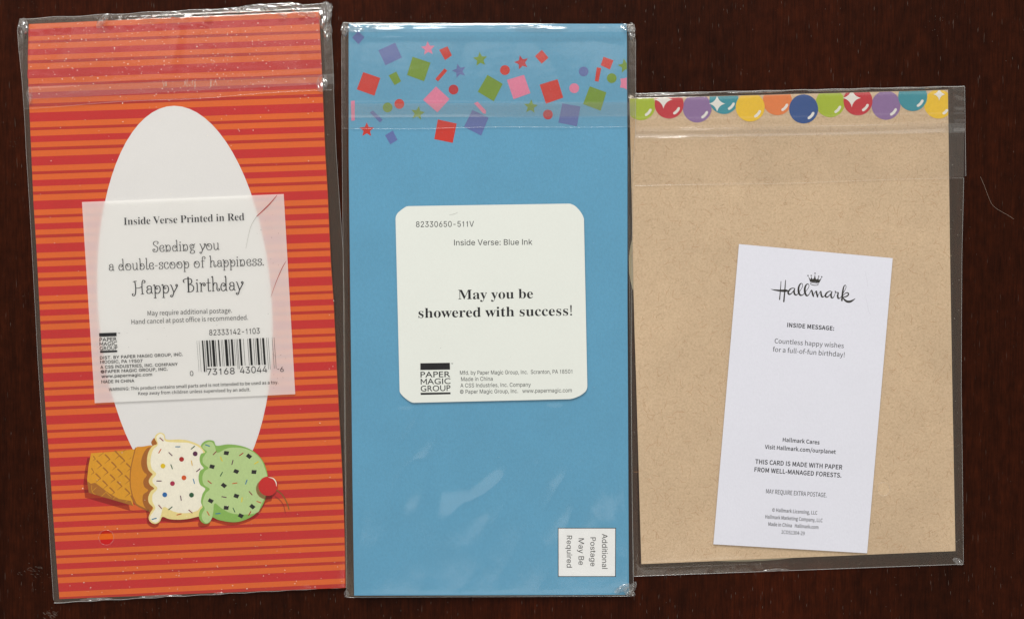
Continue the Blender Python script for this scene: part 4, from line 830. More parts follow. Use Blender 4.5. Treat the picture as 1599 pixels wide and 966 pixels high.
for x, y, r in ((1067,214,5),(1228,237,35),(965,311,10),(1137,345,20),(1264,349,0),(1049,445,35),(1138,520,15),(955,555,25),(1066,604,0),(1252,596,35),(1170,661,25)):
    a = math.radians(r); c_, s_ = math.cos(a), math.sin(a)
    q = [(-16,-14),(19,-13),(14,14),(-19,12)]
    flat('chocolate_chip', icp([(x + c_ * u - s_ * v, y + s_ * u + c_ * v) for u, v in q]), z, CHIP, mint)
z += dz
flat('printed_shadow', icp(disc(1352, 470, 74)), z, OVERP, card1)
CHER = paper('cherry_red', ink('#CE2032', 0.04), 0.45)
cherry = flat('cherry', icp(disc(1364, 450, 69, 32)), z + dz, CHER, card1)
strokes('cherry_glint', [[(*ic(p), w) for *p, w in ((1368,387,.5),(1400,395,1.5),(1420,420,1.6),(1425,450,.5))]], z + 2 * dz, CREAM, cherry)
strokes('cherry_stem', [[(*ic(p), 1.3) for p in ((1425,478),(1465,510),(1495,560),(1513,614))]], z + 2 * dz, paper('stem_olive', ink('#7A6A1E', 0.03), 0.5), cherry)
strokes('stem_shadow', [[(*ic(p), .8) for p in ((1412,522),(1450,550),(1475,590),(1487,640))]], z + 2 * dz, paper('stem_dark_red', ink('#8E2A1E', 0.03), 0.5), cherry)

# ---- clear sleeve of card 1
SL1 = [(30,31),(46,27),(75,29),(119,33.7),(149,36),(189,38.6),(238,41),(334,47),(478,54.8),(560,59),(703,68.5),(725,69.7),(830,77),(934,83.4),(941,84.5)]
SR1 = [(5,513.5),(42,517),(100,520),(139,521),(160,521.5),(238,525),(322,530.6),(389,535.6),(478,538),(700,540),(916,541.5)]
def inset(x, y, Lt, Rt, top, bot):
    """picture distance inside a card's outline (negative outside)"""
    u = (x - interp(Lt, y)) / (interp(Rt, y) - interp(Lt, y))
    yt = top[0] + (top[1] - top[0]) * u; yb = bot[0] + (bot[1] - bot[0]) * u
    return x - interp(Lt, y), interp(Rt, y) - x, y - yt, yb - y
def in_quad(x, y, q, soft=10):
    m = 1e9
    for i in range(4):
        a, b = q[i], q[(i + 1) % 4]
        l = math.hypot(b[0] - a[0], b[1] - a[1])
        m = min(m, ((b[0] - a[0]) * (y - a[1]) - (b[1] - a[1]) * (x - a[0])) / l)
    return ss(-soft, 0, m)
Q1 = [(128,315.5),(443,303),(461,615),(148,629)]
Q2 = [(618,322),(912,318),(917,622),(625,628)]
Q3 = [(1154,381),(1394,403),(1354,863),(1114,849)]
def h1(x, y):
    l, r, t, b = inset(x, y, L1, R1, (38, 18), (934.5, 917))
    m = min(l, r, t, b)
    h = 0.45 + (Z1 + 0.28 - 0.45) * ss(-5, -0.2, m)
    wr = 0.34 * abs(nxy(x, y, 70, 150, 3.1)) + 0.07 * abs(nxy(x + y * .4, y, 24, 60, 5.7))
    wr += 0.35 * ss(30, 0, t) * abs(nxy(x, y, 16, 9, 1.0)) + 0.5 * math.exp(-((x - 278 - (y - 60) * -.15) / 7) ** 2) * ss(150, 60, y) 
    wr += 0.30 * math.exp(-((x - 505 + (y - 655) * -.35) / 6) ** 2) * ss(600, 650, y) * ss(760, 690, y)
    wr *= 0.45 + 0.55 * ss(120, 190, y)
    wr *= 1 - 0.97 * in_quad(x, y, Q1, 16)
    return h + wr * ss(-6, 6, m) + 0.10 * abs(nxy(x, y, 9, 22, 2.0)) * (1 - ss(-4, 0, m))
sleeve1 = thing('clear_sleeve', 'clear cellophane sleeve with crumpled top edge around the striped card', 'plastic sleeve', 290, 482, 'clear sleeves on the cards')
sheet('back_film', (30, 5), (941, 916), SL1, SR1, 24, 40, lambda x, y: 0.12, BACK, sleeve1)
sheet('front_film', (30, 5), (941, 916), SL1, SR1, 170, 300, h1, FILM, sleeve1, hole=(166, 838.5, 11.5))
SFL1 = [(30,30.5),(46,26.5),(75,29),(119,33.7),(149,36),(170,37.4)]
SFR1 = [(5,514),(42,517.3),(100,520.5),(140,522.8)]
def hf1(x, y):
    u = (x - 40) / 480
    yb = 166 - 26 * u
    fold = 0.18 * math.exp(-((y - (yb - 29 + 3 * math.sin(x / 50))) / 2.2) ** 2)
    return h1(x, y) + 0.12 + 0.06 * abs(nxy(x, y, 60, 14, 8.0)) * ss(80, 110, y) + fold + 0.15 * ss(18, 5, y + u * 20 - 14) * abs(nxy(x, y, 14, 8, 9.0))
sheet('flap', (30, 5), (169, 140), SFL1, SFR1, 170, 60, hf1, FLAP, sleeve1)
sheet('adhesive_strip', (136, 116), (155, 131), L1, [(100, 521), (140, 522)], 120, 6, lambda x, y: hf1(x, y) + 0.05, GLUE, sleeve1)
tube('folded_edge', [(x, 169 - 29 * (x - 38) / 484 + 1.2 * math.sin(x / 40), hf1(x, 165 - 29 * (x - 38) / 484) + .02) for x in range(38, 523, 8)], 0.055, BEAD, sleeve1)
for tbl, ys in ((SL1, (30, 941)), (SR1, (5, 912))):
    tube('side_seam', [(interp(tbl, y), y, 0.42 + .05 * math.sin(y / 17)) for y in range(ys[0], ys[1], 6)], 0.085, BEAD, sleeve1)
tube('bottom_seam', [(84.5 + (541 - 84.5) * i / 60, 940.5 - 24.5 * i / 60 + .5 * math.sin(i), 0.5) for i in range(61)], 0.17, GLINT, sleeve1)
tube('top_seam', [(31 + (482) * i / 60, 30 - 24.5 * (i / 60) ** 1.0 + .8 * math.sin(i * .7), 0.6) for i in range(61)], 0.13, GLINT, sleeve1)
# bright crumples at the top edge and corners
def crumple(px, py, rx, ry, z0, amp, par, seed, rot=0, tilt=0.0):
    """small creased patch of film, folded up out of the sheet and leaning towards the window"""
    n = 9; v, f = [], []
    c, s_ = math.cos(rot), math.sin(rot)
    rnd = random.Random(seed)
    lean = (0.42 + tilt) * ry * 0.25
    for j in range(n + 1):
        for i in range(n + 1):
            a, b = (i / n * 2 - 1), (j / n * 2 - 1)
            if 0 < i < n and 0 < j < n: a += rnd.uniform(-.09, .09); b += rnd.uniform(-.09, .09)
            ex, ey = a * math.sqrt(max(0, 1 - b * b / 2)) * rx, b * math.sqrt(max(0, 1 - a * a / 2)) * ry
            d = 1 - max(abs(a), abs(b))
            h = z0 + amp * (abs(noise.noise(Vector((a * 2.2, b * 2.2, seed)))) * 1.6 + rnd.uniform(0, .22)) * ss(0, .4, d) + lean * b * ss(0, .5, d)
            v.append(P(px + ex * c - ey * s_, py + ex * s_ + ey * c, h * MM))
    for j in range(n):
        for i in range(n):
            q = j * (n + 1) + i
            f.append((q, q + n + 1, q + n + 2, q + 1))
    return link('crumpled_fold', v, f, CRUMP, par)
for a in ((36,44,8,16,1.5,1.2,1.0,0.1),(160,33,14,6,2.3,1.3,2.0,-.9),(275,24,26,6,2.3,1.0,3.3,0),(323,22,9,8,2.3,1.4,4.1,-.6),(400,14,34,7,2.3,1.2,5.2,-.05),(470,16,26,8,2.4,1.6,6.4,.4),(507,24,11,22,1.6,1.6,7.1,.1),(503,130,9,14,1.7,.5,8.8,.2),(512,50,7,14,1.4,1.2,9.3,0),(46,150,5,14,1.4,1.0,9.9,0),(150,935,26,2.5,1.6,.5,10.4,-.04),(250,930,34,2,1.6,.4,11.4,-.05),(342,926,8,2.5,1.6,.6,12.4,0),(230,27,16,3,2.2,.8,13.3,-.05),(360,17,20,4,2.2,.9,14.3,-.05),(440,22,10,5,2.3,1.2,15.3,.5),(515,14,5,9,1.2,1.0,16.3,0),(430,8,40,2.5,1.2,.5,17.3,-.04)):
    crumple(a[0], a[1], a[2], a[3], a[4], a[5], sleeve1, a[6], a[7])

# scuffed marks where the glue was pulled
scuff = []
random.seed(11)
for cx in (258, 297, 333):
    for k in range(9 if cx != 297 else 15):
        x = cx + random.uniform(-6, 6) * (1.4 if cx == 297 else 1); y = 128 + random.uniform(-6, 6)
        l = random.uniform(2, 6); a = random.choice((70, 95, 110, 85))
        scuff.append([(x, y, .35), (x + math.cos(math.radians(a)) * l, y + math.sin(math.radians(a)) * l, .5), (x + math.cos(math.radians(a + 15)) * l * 1.6, y + math.sin(math.radians(a)) * l * 1.5, .2)])
SCUFF = paper('scuffed_film', (0.62, 0.50, 0.40), 0.4)
strokes('scuff_mark', scuff, 2.35 * MM, SCUFF, sleeve1, k=2)
DUST = paper('pale_dust', (0.90, 0.84, 0.74), 0.4)
def specks(name, pts, zf, mat, parent=None, kind='stuff', rmax=0.85):
    v, f = [], []
    for x, y in pts:
        r = random.uniform(0.3, 1.0) * rmax * (1.4 if random.random() < .1 else 1); n = random.choice((4, 5, 6)); b = len(v)
        a0 = random.random() * 6; ar = random.uniform(.6, 1)
        for i in range(n):
            t = a0 + 2 * math.pi * i / n
            v.append(P(x + math.cos(t) * r, y + math.sin(t) * r * ar, zf(x, y) * MM))
        f.append(tuple(range(b + n - 1, b - 1, -1)))
    return link(name, v, f, mat, parent, kind=kind)
random.seed(5)
pts = []
while len(pts) < 560:
    if random.random() < .45: x, y = random.uniform(60, 500), abs(random.gauss(0, 75)) + 35
    elif random.random() < .5: x, y = random.gauss(300, 120), random.gauss(100, 40)
    elif random.random() < .5: x, y = random.uniform(90, 535), 925 - abs(random.gauss(0, 45))
    else: x, y = random.uniform(60, 535), random.uniform(30, 920)
    yt = 38 - (x - 45) * .044
    if x < interp(L1, y) + 2 or x > interp(R1, y) + 8 or y < yt + 2 or y > 932 - (x - 90) * .04: continue
    if in_quad(x, y, Q1, 1) > 0: continue
    pts.append((x, y))
specks('dust_speck', pts, lambda x, y: h1(x, y) + 0.7 if y < 175 else h1(x, y) + .03, DUST, sleeve1)
tube('vent_hole', [(166 + math.cos(t / 24 * 2 * math.pi) * 11.7, 838.5 + math.sin(t / 24 * 2 * math.pi) * 11.7, h1(166, 838) + .02) for t in range(25)], 0.05, BEAD, sleeve1)

# ---- translucent label on card 1
def vellum():
    m, nt, out = newmat('translucent_label')
    L = nt.links
    # sheer paper: part mirrors light back, part scatters it through, part lets it straight through
    d = N(nt, 'ShaderNodeBsdfDiffuse'); d.inputs[0].default_value = (0.99, 0.985, 0.955, 1)
    t = N(nt, 'ShaderNodeBsdfTranslucent'); t.inputs[0].default_value = (1, 0.985, 0.97, 1)
    c = N(nt, 'ShaderNodeBsdfTransparent')
    n = N(nt, 'ShaderNodeTexNoise', Scale=60.0, Detail=4.0); L.new(coords(nt, (1, .5, 1)), n.inputs['Vector'])
    rg = ramp(nt, [(.3, (.43,) * 3), (.7, (.49,) * 3)], n.outputs[0])
    m1 = N(nt, 'ShaderNodeMixShader'); m1.inputs[0].default_value = 0.30
    L.new(t.outputs[0], m1.inputs[1]); L.new(c.outputs[0], m1.inputs[2])
    mx = N(nt, 'ShaderNodeMixShader'); L.new(rg.outputs[0], mx.inputs[0])
    L.new(m1.outputs[0], mx.inputs[1]); L.new(d.outputs[0], mx.inputs[2]); L.new(mx.outputs[0], out.inputs[0])
    return m
label1 = thing('paper_label', 'translucent pinkish label with curly birthday verse and barcode on the striped card', 'label', 295, 466, 'labels stuck on the cards', z=1.9 * MM)
ZL1 = 1.98
v, f = [], []
n = 30
def hl1(u, w): return ZL1 + 0.05 + 0.06 * ss(.93, 1, w) + .02 * nxy(u, w, .2, .2, 2)
for j in range(n + 1):
    for i in range(n + 1):
        u, w = i / n, j / n
        xa = Q1[0][0] + (Q1[1][0] - Q1[0][0]) * u; ya = Q1[0][1] + (Q1[1][1] - Q1[0][1]) * u
        xb = Q1[3][0] + (Q1[2][0] - Q1[3][0]) * u; yb = Q1[3][1] + (Q1[2][1] - Q1[3][1]) * u
        v.append(P(xa + (xb - xa) * w, ya + (yb - ya) * w, hl1(u, w) * MM))
for j in range(n):
    for i in range(n):
        q = j * (n + 1) + i; f.append((q, q + n + 1, q + n + 2, q + 1))
link('label_sheet', v, f, vellum(), label1, smooth=True)
ZT = (ZL1 + 0.16) * MM
INK = black_ink(); GREY = black_ink('grey_ink', (0.055, 0.055, 0.058)); DGREY = black_ink('dark_grey_ink', (0.03, 0.03, 0.033))
DG2 = black_ink('soft_black_ink', (0.04, 0.04, 0.045))
def a1(x, y): return (120 + x / 4.569, 290 + y / 4.569)
def a2(x, y): return (120 + x / 4.569, 470 + y / 4.569)
K1 = 4.569
text('serif', 'Inside Verse Printed in Red', a1(335, 280), a1(1195, 246), 52 / K1, DG2, label1, ZT, bold=-11)
curly('Sending you', a1(543, 472), a1(1015, 455), 72 / K1, GREY, label1, ZT, 46)
curly('a double-scoop of happiness.', a1(232, 606), a1(1330, 567), 74 / K1, GREY, label1, ZT, 46)
curly('Happy', a1(396, 774), a1(720, 762), 92 / K1, DGREY, label1, ZT, 46)
curly('Birthday', a1(762, 758), a1(1188, 744), 96 / K1, DGREY, label1, ZT, 46)
text('sans', 'May require additional postage.', a2(505, 103), a2(1107, 82), 33 / K1, DGREY, label1, ZT, -3)
text('sans', 'Hand cancel at post office is recommended.', a2(390, 164), a2(1222, 132), 33 / K1, DGREY, label1, ZT, -3)
text('inter', '82333142-1103', a2(945, 244), a2(1305, 231), 40 / K1, DGREY, label1, ZT, 0)
def logo(par, corners1, corners2, t1, t2, t3, cap, zt, tm):
    g = flat('logo_bar', corners1, zt, INK, par); flat('logo_bar', corners2, zt, INK, par)
    for w, (p, q) in zip(('PAPER', 'MAGIC', 'GROUP'), (t1, t2, t3)):
        text('geo', w, p, q, cap, INK, par, zt, 3)
    text('inter', 'TM', tm, (tm[0] + 3.2, tm[1] - .1), 1.6, INK, par, zt, 10)
logo(label1, [a2(158,228), a2(283,224), a2(283,249), a2(160,253)], [a2(165,354), a2(288,350), a2(288,363), a2(167,368)],
     (a2(162,288), a2(286,283)), (a2(162,319), a2(287,314)), (a2(163,350), a2(290,345)), 26 / K1, ZT, a2(292, 232))
for s_, p, q in (('DIST. BY PAPER MAGIC GROUP, INC.', a2(165,414), a2(757,389)), ('MOOSIC, PA 18507', a2(167,444), a2(468,436)), ('A CSS INDUSTRIES, INC. COMPANY', a2(168,481), a2(720,459)), ('©PAPER MAGIC GROUP, INC.', a2(170,513), a2(648,494)), ('www.papermagic.com', a2(175,546), a2(537,532)), ('MADE IN CHINA', a2(175,585), a2(410,577))):
    text('inter', s_, p, q, 21 / K1, INK, label1, ZT, 15)
text('sans', 'WARNING: This product contains small parts and is not intended to be used as a toy.', a2(228, 640), a2(1438, 588), 22 / K1, DGREY, label1, ZT, 10)
text('sans', 'Keep away from children unless supervised by an adult.', a2(438, 669), a2(1238, 640), 22 / K1, DGREY, label1, ZT, 10)
def bc(x, y): return (290 + x / 9.99, 505 + y / 9.99)
bars = [(172,3,1),(205,4,1),(250,22,1),(290,7,1),(315,30,0),(365,18,0),(402,40,0),(455,9,0),(500,20,0),(550,5,0),(572,5,0),(603,42,0),(665,13,0),(702,30,0),(752,4,0),(780,5,2),(800,7,2),(830,30,0),(895,6,0),(960,6,0),(985,33,0),(1050,6,0),(1078,6,0),(1100,33,0),(1160,8,0),(1190,32,0),(1255,5,2),(1283,5,2),(1345,5,3),(1375,5,3)]
code = bpy.data.objects.new('barcode', None)
v, f = [], []
for x, w, k in bars:
    top = 268 - 0.043 * (x - 172)
    bot = {0: 672 - 0.035 * (x - 315), 1: 752, 2: 710, 3: 702}[k]
    sl = 0.07 * (bot - top)
    q = [bc(x, top), bc(x + w, top - w * .04), bc(x + w + sl, bot - w * .04), bc(x + sl, bot)]
    b = len(v); v += [P(*p, ZT) for p in q]; f.append((b, b + 3, b + 2, b + 1))
bpy.data.objects.remove(code)
link('barcode', v, f, black_ink('barcode_ink', (0.012, 0.012, 0.012)), label1)
text('inter', '0', bc(68, 815), bc(120, 812), 7.6, DGREY, label1, ZT)
text('inter', '73168', bc(335, 802), bc(765, 785), 10.0, DGREY, label1, ZT)
text('inter', '43044', bc(847, 778), bc(1272, 760), 10.2, DGREY, label1, ZT)
text('inter', '6', bc(1475, 752), bc(1530, 748), 7.6, DGREY, label1, ZT)
text('inter', '-', bc(1430, 742), bc(1455, 742), 7.6, DGREY, label1, ZT)
TEAR = paper('dark_red_tear', (0.36, 0.04, 0.035), 0.5)
strokes('torn_crease', [[(*a1(1428,68), .5), (*a1(1380,125), 1.4), (*a1(1330,175), 1.3), (*a1(1283,218), 1.0)], [(*a1(1495,535), .2), (*a1(1465,585), .9), (*a1(1420,690), .6), (*a1(1383,795), .25)]], ZT, TEAR, label1)
strokes('torn_crease', [[(*a1(1283,218), .6), (*a1(1245,280), .5), (*a1(1225,350), .4), (*a1(1205,450), .25)]], ZT, paper('pale_grey_crease', (.42, .40, .36), .5), label1, label='pale grey crease running down from the torn corner')
random.seed(21)
pp = [(random.gauss(*g[:2]), random.gauss(*g[2:])) for g in ((412,14,365,30),) * 16 + ((425,10,570,26),) * 26 + ((410,14,575,14),) * 12 + ((200,60,545,22),) * 14]
specks('ink_speck', [p for p in pp if in_quad(*p, Q1, 1) >= 1], lambda x, y: ZL1 + .17, GREY, label1, rmax=.5)

# ================================================================== 2 blue card
L2 = [(38,544.3),(240,544.5),(500,547.5),(760,550.5),(929,553)]
R2 = [(38,978.5),(66,979),(240,979.8),(480,979.8),(620,980.6),(928,982)]
Z2 = 2.3
card2 = thing('greeting_card', 'tall sky blue greeting card with confetti shapes printed along its top', 'greeting card', 763, 483, 'greeting cards seen from the back')
BLUE = paper('sky_blue_print', ink('#68A7CA', 0.035), 0.5, 0.035, 0.055, 0.2)
def blue_panel():
    nx, ny = 90, 150
    v, f = [], []
    for j in range(ny + 1):
        for i in range(nx + 1):
            u, w = i / nx, j / ny
            y = 37.5 + (929 - 37.5) * w - (1 * u * w)
            x = interp(L2, y) + (interp(R2, y) - interp(L2, y)) * u
            d = max(0, 1 - math.hypot((982 - x) / 44, (928 - y) / 20))   # dog-eared lower right corner
            h = Z2 - 1.5 * d * d - 0.0006 * max(0, 60 - y) ** 2 * 0.4 + 0.25 * d * (1 - d)
            v.append(P(x, y, h * MM))
    W_ = nx + 1
    for j in range(ny):
        for i in range(nx):
            q = j * W_ + i; f.append((q, q + W_, q + W_ + 1, q + 1))
    # sides down to the table
    ring = [i for i in range(W_)] + [j * W_ + nx for j in range(1, ny + 1)] + [ny * W_ + i for i in range(nx - 1, -1, -1)] + [j * W_ for j in range(ny - 1, 0, -1)]
    b = len(v)
    for r in ring: v.append(Vector((v[r].x, v[r].y, 0.3 * MM)))
    m = len(ring)
    for k in range(m):
        f.append((ring[k], ring[(k + 1) % m], b + (k + 1) % m, b + k))
    f.append(tuple(b + k for k in range(m)))
    return link('card_panel', v, f, BLUE, card2)
blue_panel()
ZP = (Z2 + 0.03) * MM
CP = {'P': '#6E7CB4', 'G': '#7F9E44', 'R': '#D24A44', 'K': '#E58AAA', 'D': '#C23C48'}
CM = {k: paper('confetti_' + k.lower(), ink(v, 0.05), 0.5, 0.04, 0.06) for k, v in CP.items()}
def c5(p): return (520 + p[0] / 3.263, 20 + p[1] / 3.263)
def conf(name, pts, c, lab=None):
    pts = [c5(p) for p in pts]
    pts = clip_half(pts, (979.2, 0), (979.4, 300)) if max(p[0] for p in pts) > 979 else pts
    pts = clip_half(pts, (979.4, 300), (979.2, 0)) if False else pts
    flat(name, pts, ZP, CM[c], card2)
def clipR(pts):  # keep x < card edge
    return clip_half(pts, (979.0, 0), (979.3, 300))
for c, q in (('P',((97,127),(128,95),(161,125),(130,162))),('P',((231,192),(317,153),(351,229),(267,269))),('G',((405,225),(497,255),(464,350),(377,318))),
             ('R',((541,190),(583,172),(606,218),(571,242))),('G',((283,320),(322,300),(347,350),(314,370))),('R',((154,303),(241,333),(211,423),(121,391))),
             ('K',((525,376),(594,440),(532,508),(459,444))),('P',((265,625),(305,600),(329,648),(292,671))),('G',((787,317),(865,363),(819,452),(737,403))),
             ('K',((886,343),(973,317),(1006,410),(920,441))),('R',((1029,222),(1064,190),(1098,230),(1063,260))),('P',((710,495),(793,535),(755,627),(667,581))),
             ('R',((534,544),(630,565),(610,663),(516,644))),('R',((1053,367),(1144,339),(1173,433),(1085,464))),('R',((1378,225),(1429,243),(1411,290),(1364,268))),
             ('G',((1308,375),(1393,406),(1364,500),(1274,466))),('P',((1168,462),(1261,478),(1243,579),(1148,560)))):
    flat('confetti_square', [c5(p) for p in q], ZP, CM[c], card2)
for c, q in (('R',((521,338),(568,284),(582,296),(535,351))),('K',((91,450),(111,448),(111,549),(94,551))),('P',((187,509),(203,498),(253,545),(239,560))),
             ('K',((719,462),(737,454),(780,500),(778,515),(766,514))),('R',((1344,279),(1367,282),(1353,352),(1334,348)))):
    flat('confetti_strip', [c5(p) for p in q], ZP, CM[c], card2)
for c, x, y, r in (('G',278,483,25),('R',338,465,25),('D',614,392,25),('R',876,293,25),('K',1229,385,25),('P',1277,300,25),('G',1420,334,25),('D',1095,519,25)):
    flat('confetti_dot', [c5(p) for p in disc(x, y, r)], ZP, CM[c], card2)
for c, x, y, r, a in (('K',484,183,37,-94),('P',643,297,38,-105),('G',750,238,38,-95),('D',961,254,38,-105),('G',1008,479,37,-85),('G',432,512,37,-80),('R',172,597,38,-90)):
    flat('confetti_star', [c5(p) for p in star(x, y, r, 5, .46, a)], ZP, CM[c], card2)
for c, x, y, r, a in (('G',1488,272,38,-100),('K',1494,360,38,-70)):
    q = [c5(p) for p in star(x, y, r, 5, .46 if c == 'G' else .7, a)]
    q2 = clip_half(q, (979.0, 300), (978.6, 0))
    if sum(p[0] for p in q2) / max(1, len(q2)) > 979: q2 = clip_half(q, (978.6, 0), (979.0, 300))
    flat('confetti_star', q2, ZP, CM[c], card2, label='confetti star cut off by the right edge of the card')

# stamp box
def cb(x, y): return (860 + x / 6.9, 810 + y / 6.9)
flat('box_border', [cb(76,92), cb(703,92), cb(701,620), cb(77,620)], ZP, paper('navy_ink', ink('#22404F', 0.02), .5), card2)
flat('postage_box', [cb(84,100), cb(695,100), cb(693,612), cb(85,612)], ZP + 0.015 * MM, paper('box_white', ink('#F4F5F8', 0.02), .5, .01, .02), card2)
for s_, p, q, cap in (('Additional', (553,157), (553,533), 62), ('Postage', (428,195), (428,506), 60), ('May Be', (300,205), (300,492), 62), ('Required', (173,176), (173,520), 60)):
    text('inter', s_, cb(*p), cb(*q), cap * .93 / 6.9, DGREY, card2, ZP + 0.03 * MM, 4)

SL2 = [(35,535.5),(57,533.3),(201,534),(480,536.5),(700,538.5),(932,541)]
SR2 = [(35,990),(66,992.5),(198,992.5),(260,988.5),(400,987),(620,986),(780,987.2),(905,989),(931,989.5)]
def h2(x, y):
    l, r, t, b = inset(x, y, L2, R2, (38, 38), (929, 928))
    m = min(l, r, t, b)
    out = 0.85 + 1.15 * ss(978, 984, x)
    h = out + (Z2 + 0.30 - out) * ss(-4, -0.2, min(l, r)) 
    h = h if t > 0 and b > 0 else min(h, Z2 + .3 - 1.0 * ss(0, -4, min(t, b)))
    d = max(0, 1 - math.hypot((982 - x) / 44, (928 - y) / 20)); h -= 1.1 * d * d if r > 0 else 0
    w = 0.55 * math.exp(-((y - 50) / 8) ** 2) * (0.75 + .9 * abs(nxy(x, 0, 55, 1, 4.4)))     # puffed fold along the top
    w += 0.30 * abs(nxy(x, y, 75, 140, 13.7)) + 0.05 * abs(nxy(x, y, 28, 50, 17.0))
    w += 1.2 * ss(585, 640, y) * ss(860, 740, y) * abs(nxy(x + y * .25, y, 44, 90, 21.3))
    w += 0.5 * math.exp(-((x - 938 + (y - 640) * -.1) / 9) ** 2) * ss(560, 640, y) * ss(820, 760, y)
    w *= 1 - 0.97 * in_quad(x, y, Q2, 18)
    return h + w * ss(-3, 8, m) + 0.08 * abs(nxy(x, y, 8, 24, 31.0)) * (1 - ss(-3, 0, m))
sleeve2 = thing('clear_sleeve', 'clear cellophane sleeve with puffed top fold around the blue confetti card', 'plastic sleeve', 763, 484, 'clear sleeves on the cards')
sheet('back_film', (35, 38), (932, 930), SL2, SR2, 60, 40, lambda x, y: 0.10 + 0.5 * ss(550, 543, x) + 1.72 * ss(980.5, 985, x), BACK, sleeve2)
sheet('front_film', (35, 38), (932, 930), SL2, SR2, 170, 330, h2, FILM, sleeve2)
def hf2(x, y):
    r = 0
    for yy, a in ((57, .10), (161, .07), (184, .10)):
        r += a * math.exp(-((y - yy - 1.2 * math.sin(x / 60)) / 1.5) ** 2)
    return h2(x, y) + 0.10 + r + 0.03 * abs(nxy(x, y, 60, 16, 40.0))
SLF2 = [(35,535.3),(57,533),(201,533.5)]
SRF2 = [(35,990.3),(66,993.2),(200,993.6)]
sheet('flap', (35, 38), (201, 197), SLF2, SRF2, 170, 90, hf2, FLAP, sleeve2)
sheet('adhesive_strip', (162, 160), (184, 181), L2, [(38, 992.5), (200, 992.5)], 120, 8, lambda x, y: hf2(x, y) + .04, GLUE, sleeve2)
tube('folded_edge', [(x, 201.4 - 4 * (x - 533) / 460 + .8 * math.sin(x / 45), hf2(x, 199) + .02) for x in range(534, 994, 8)], 0.05, BEAD, sleeve2)
tube('side_seam', [(interp(SL2, y), y, 0.84) for y in range(36, 932, 6)], 0.085, BEAD, sleeve2)
tube('side_seam', [(interp(SR2, y), y, 2.0) for y in range(39, 930, 6)], 0.085, BEAD, sleeve2)
tube('bottom_seam', [(541 + 448 * i / 50, 932 - 2 * i / 50, 0.9 + .9 * (i / 50)) for i in range(51)], 0.10, BEAD, sleeve2)
tube('top_seam', [(536 + 453 * i / 50, 36 + 3 * i / 50 + .3 * math.sin(i), 1.5) for i in range(51)], 0.16, GLINT, sleeve2)
for a in ((538,47,6,13,1.6,1.3,51.0,.1),(987,50,6,15,2.4,1.3,52.0,-.1),(555,46,14,6,2.7,.8,53,0),(980,44,12,6,2.7,.9,54,0.3),(987,918,5,12,2.2,1.2,55,.5),(985,926,7,5,2.1,1.1,56,.2),(541,927,4,6,1.2,.8,57,0),(972,918,14,5,2.4,.5,58,-.5),(980,922,6,7,2.3,.8,59,-.3),(600,42,30,3,2.9,.5,60,0),(840,43,46,3,2.9,.5,61,.02)):
    crumple(a[0], a[1], a[2], a[3], a[4], a[5], sleeve2, a[6], a[7])
random.seed(9)
specks('dust_speck', [(random.uniform(548, 978), random.choice((random.uniform(50, 260), random.uniform(50, 920)))) for k in range(110)], lambda x, y: h2(x, y) + .55 if y < 205 else h2(x, y) + .03, paper('faint_dust', (.45, .58, .66), .5), sleeve2, rmax=.42)

# white label with clipped corners
def c6(x, y): return (600 + x / 2.841, 300 + y / 2.841)
LAB = paper('label_paper', ink('#E3E6DF', 0.0, 1.0), 0.6, 0.012, 0.014, 0.15)
label2 = thing('paper_label', 'off-white label with clipped corners and bold success verse on the blue card', 'label', 767, 473, 'labels stuck on the cards', z=2.6 * MM)
o2 = smooth_poly([c6(*p) for p in ((50,118),(53,104),(62,90),(82,74),(98,64),(108,62))], False, 2) + smooth_poly([c6(*p) for p in ((815,51),(826,52),(845,60),(862,76),(878,98),(886,118))], False, 2) + \
     smooth_poly([c6(*p) for p in ((901,855),(900,868),(892,884),(868,902),(838,914),(820,917))], False, 2) + smooth_poly([c6(*p) for p in ((138,933),(124,932),(105,922),(84,905),(70,888),(68,876))], False, 2)
ZB = Z2 + 0.42
slab('label_sheet', o2, ZB * MM, (ZB + 0.22) * MM, LAB, label2)
ZT2 = (ZB + 0.25) * MM
K6 = 2.841
text('inter', '82330650-511V', c6(141,155), c6(398,153), 25 / K6, DGREY, label2, ZT2, 0)
text('inter', 'Inside Verse: Blue Ink', c6(310,236), c6(657,233), 25 / K6, DGREY, label2, ZT2, 0)
text('serif', 'May you be', c6(328,475), c6(660,470), 42 / K6, INK, label2, ZT2, -4)
text('serif', 'showered with success!', c6(152,557), c6(833,546), 43 / K6, INK, label2, ZT2, -4)
for s_, p, q in (('Mfd. by Paper Magic Group, Inc.  Scranton, PA 18501', (336,809), (834,803)), ('Made in China', (341,837), (481,835)), ('A CSS Industries, Inc. Company', (338,865), (650,861)), ('© Paper Magic Group, Inc.   www.papermagic.com', (336,893), (832,886))):
    text('inter', s_, c6(*p), c6(*q), 17.5 / K6, DGREY, label2, ZT2, 0)
logo(label2, [c6(160,758), c6(291,756), c6(292,786), c6(160,788)], [c6(161,889), c6(294,887), c6(294,895), c6(162,898)],
     (c6(161,821), c6(293,819)), (c6(162,852), c6(294,849)), (c6(162,883), c6(294,880)), 25 / K6, ZT2, c6(296, 762))
strokes('faint_mark', [[(*c6(288,102), .2), (*c6(310,97), .5), (*c6(326,90), .2)]], ZT2, paper('pale_grey_mark', (.35, .35, .33), .5), label2)
specks('ink_speck', [c6(*p) for p in ((337,302),(875,387),(802,212),(740,580),(620,330),(250,690),(560,730))], lambda x, y: ZB + .24, GREY, label2, rmax=.4)

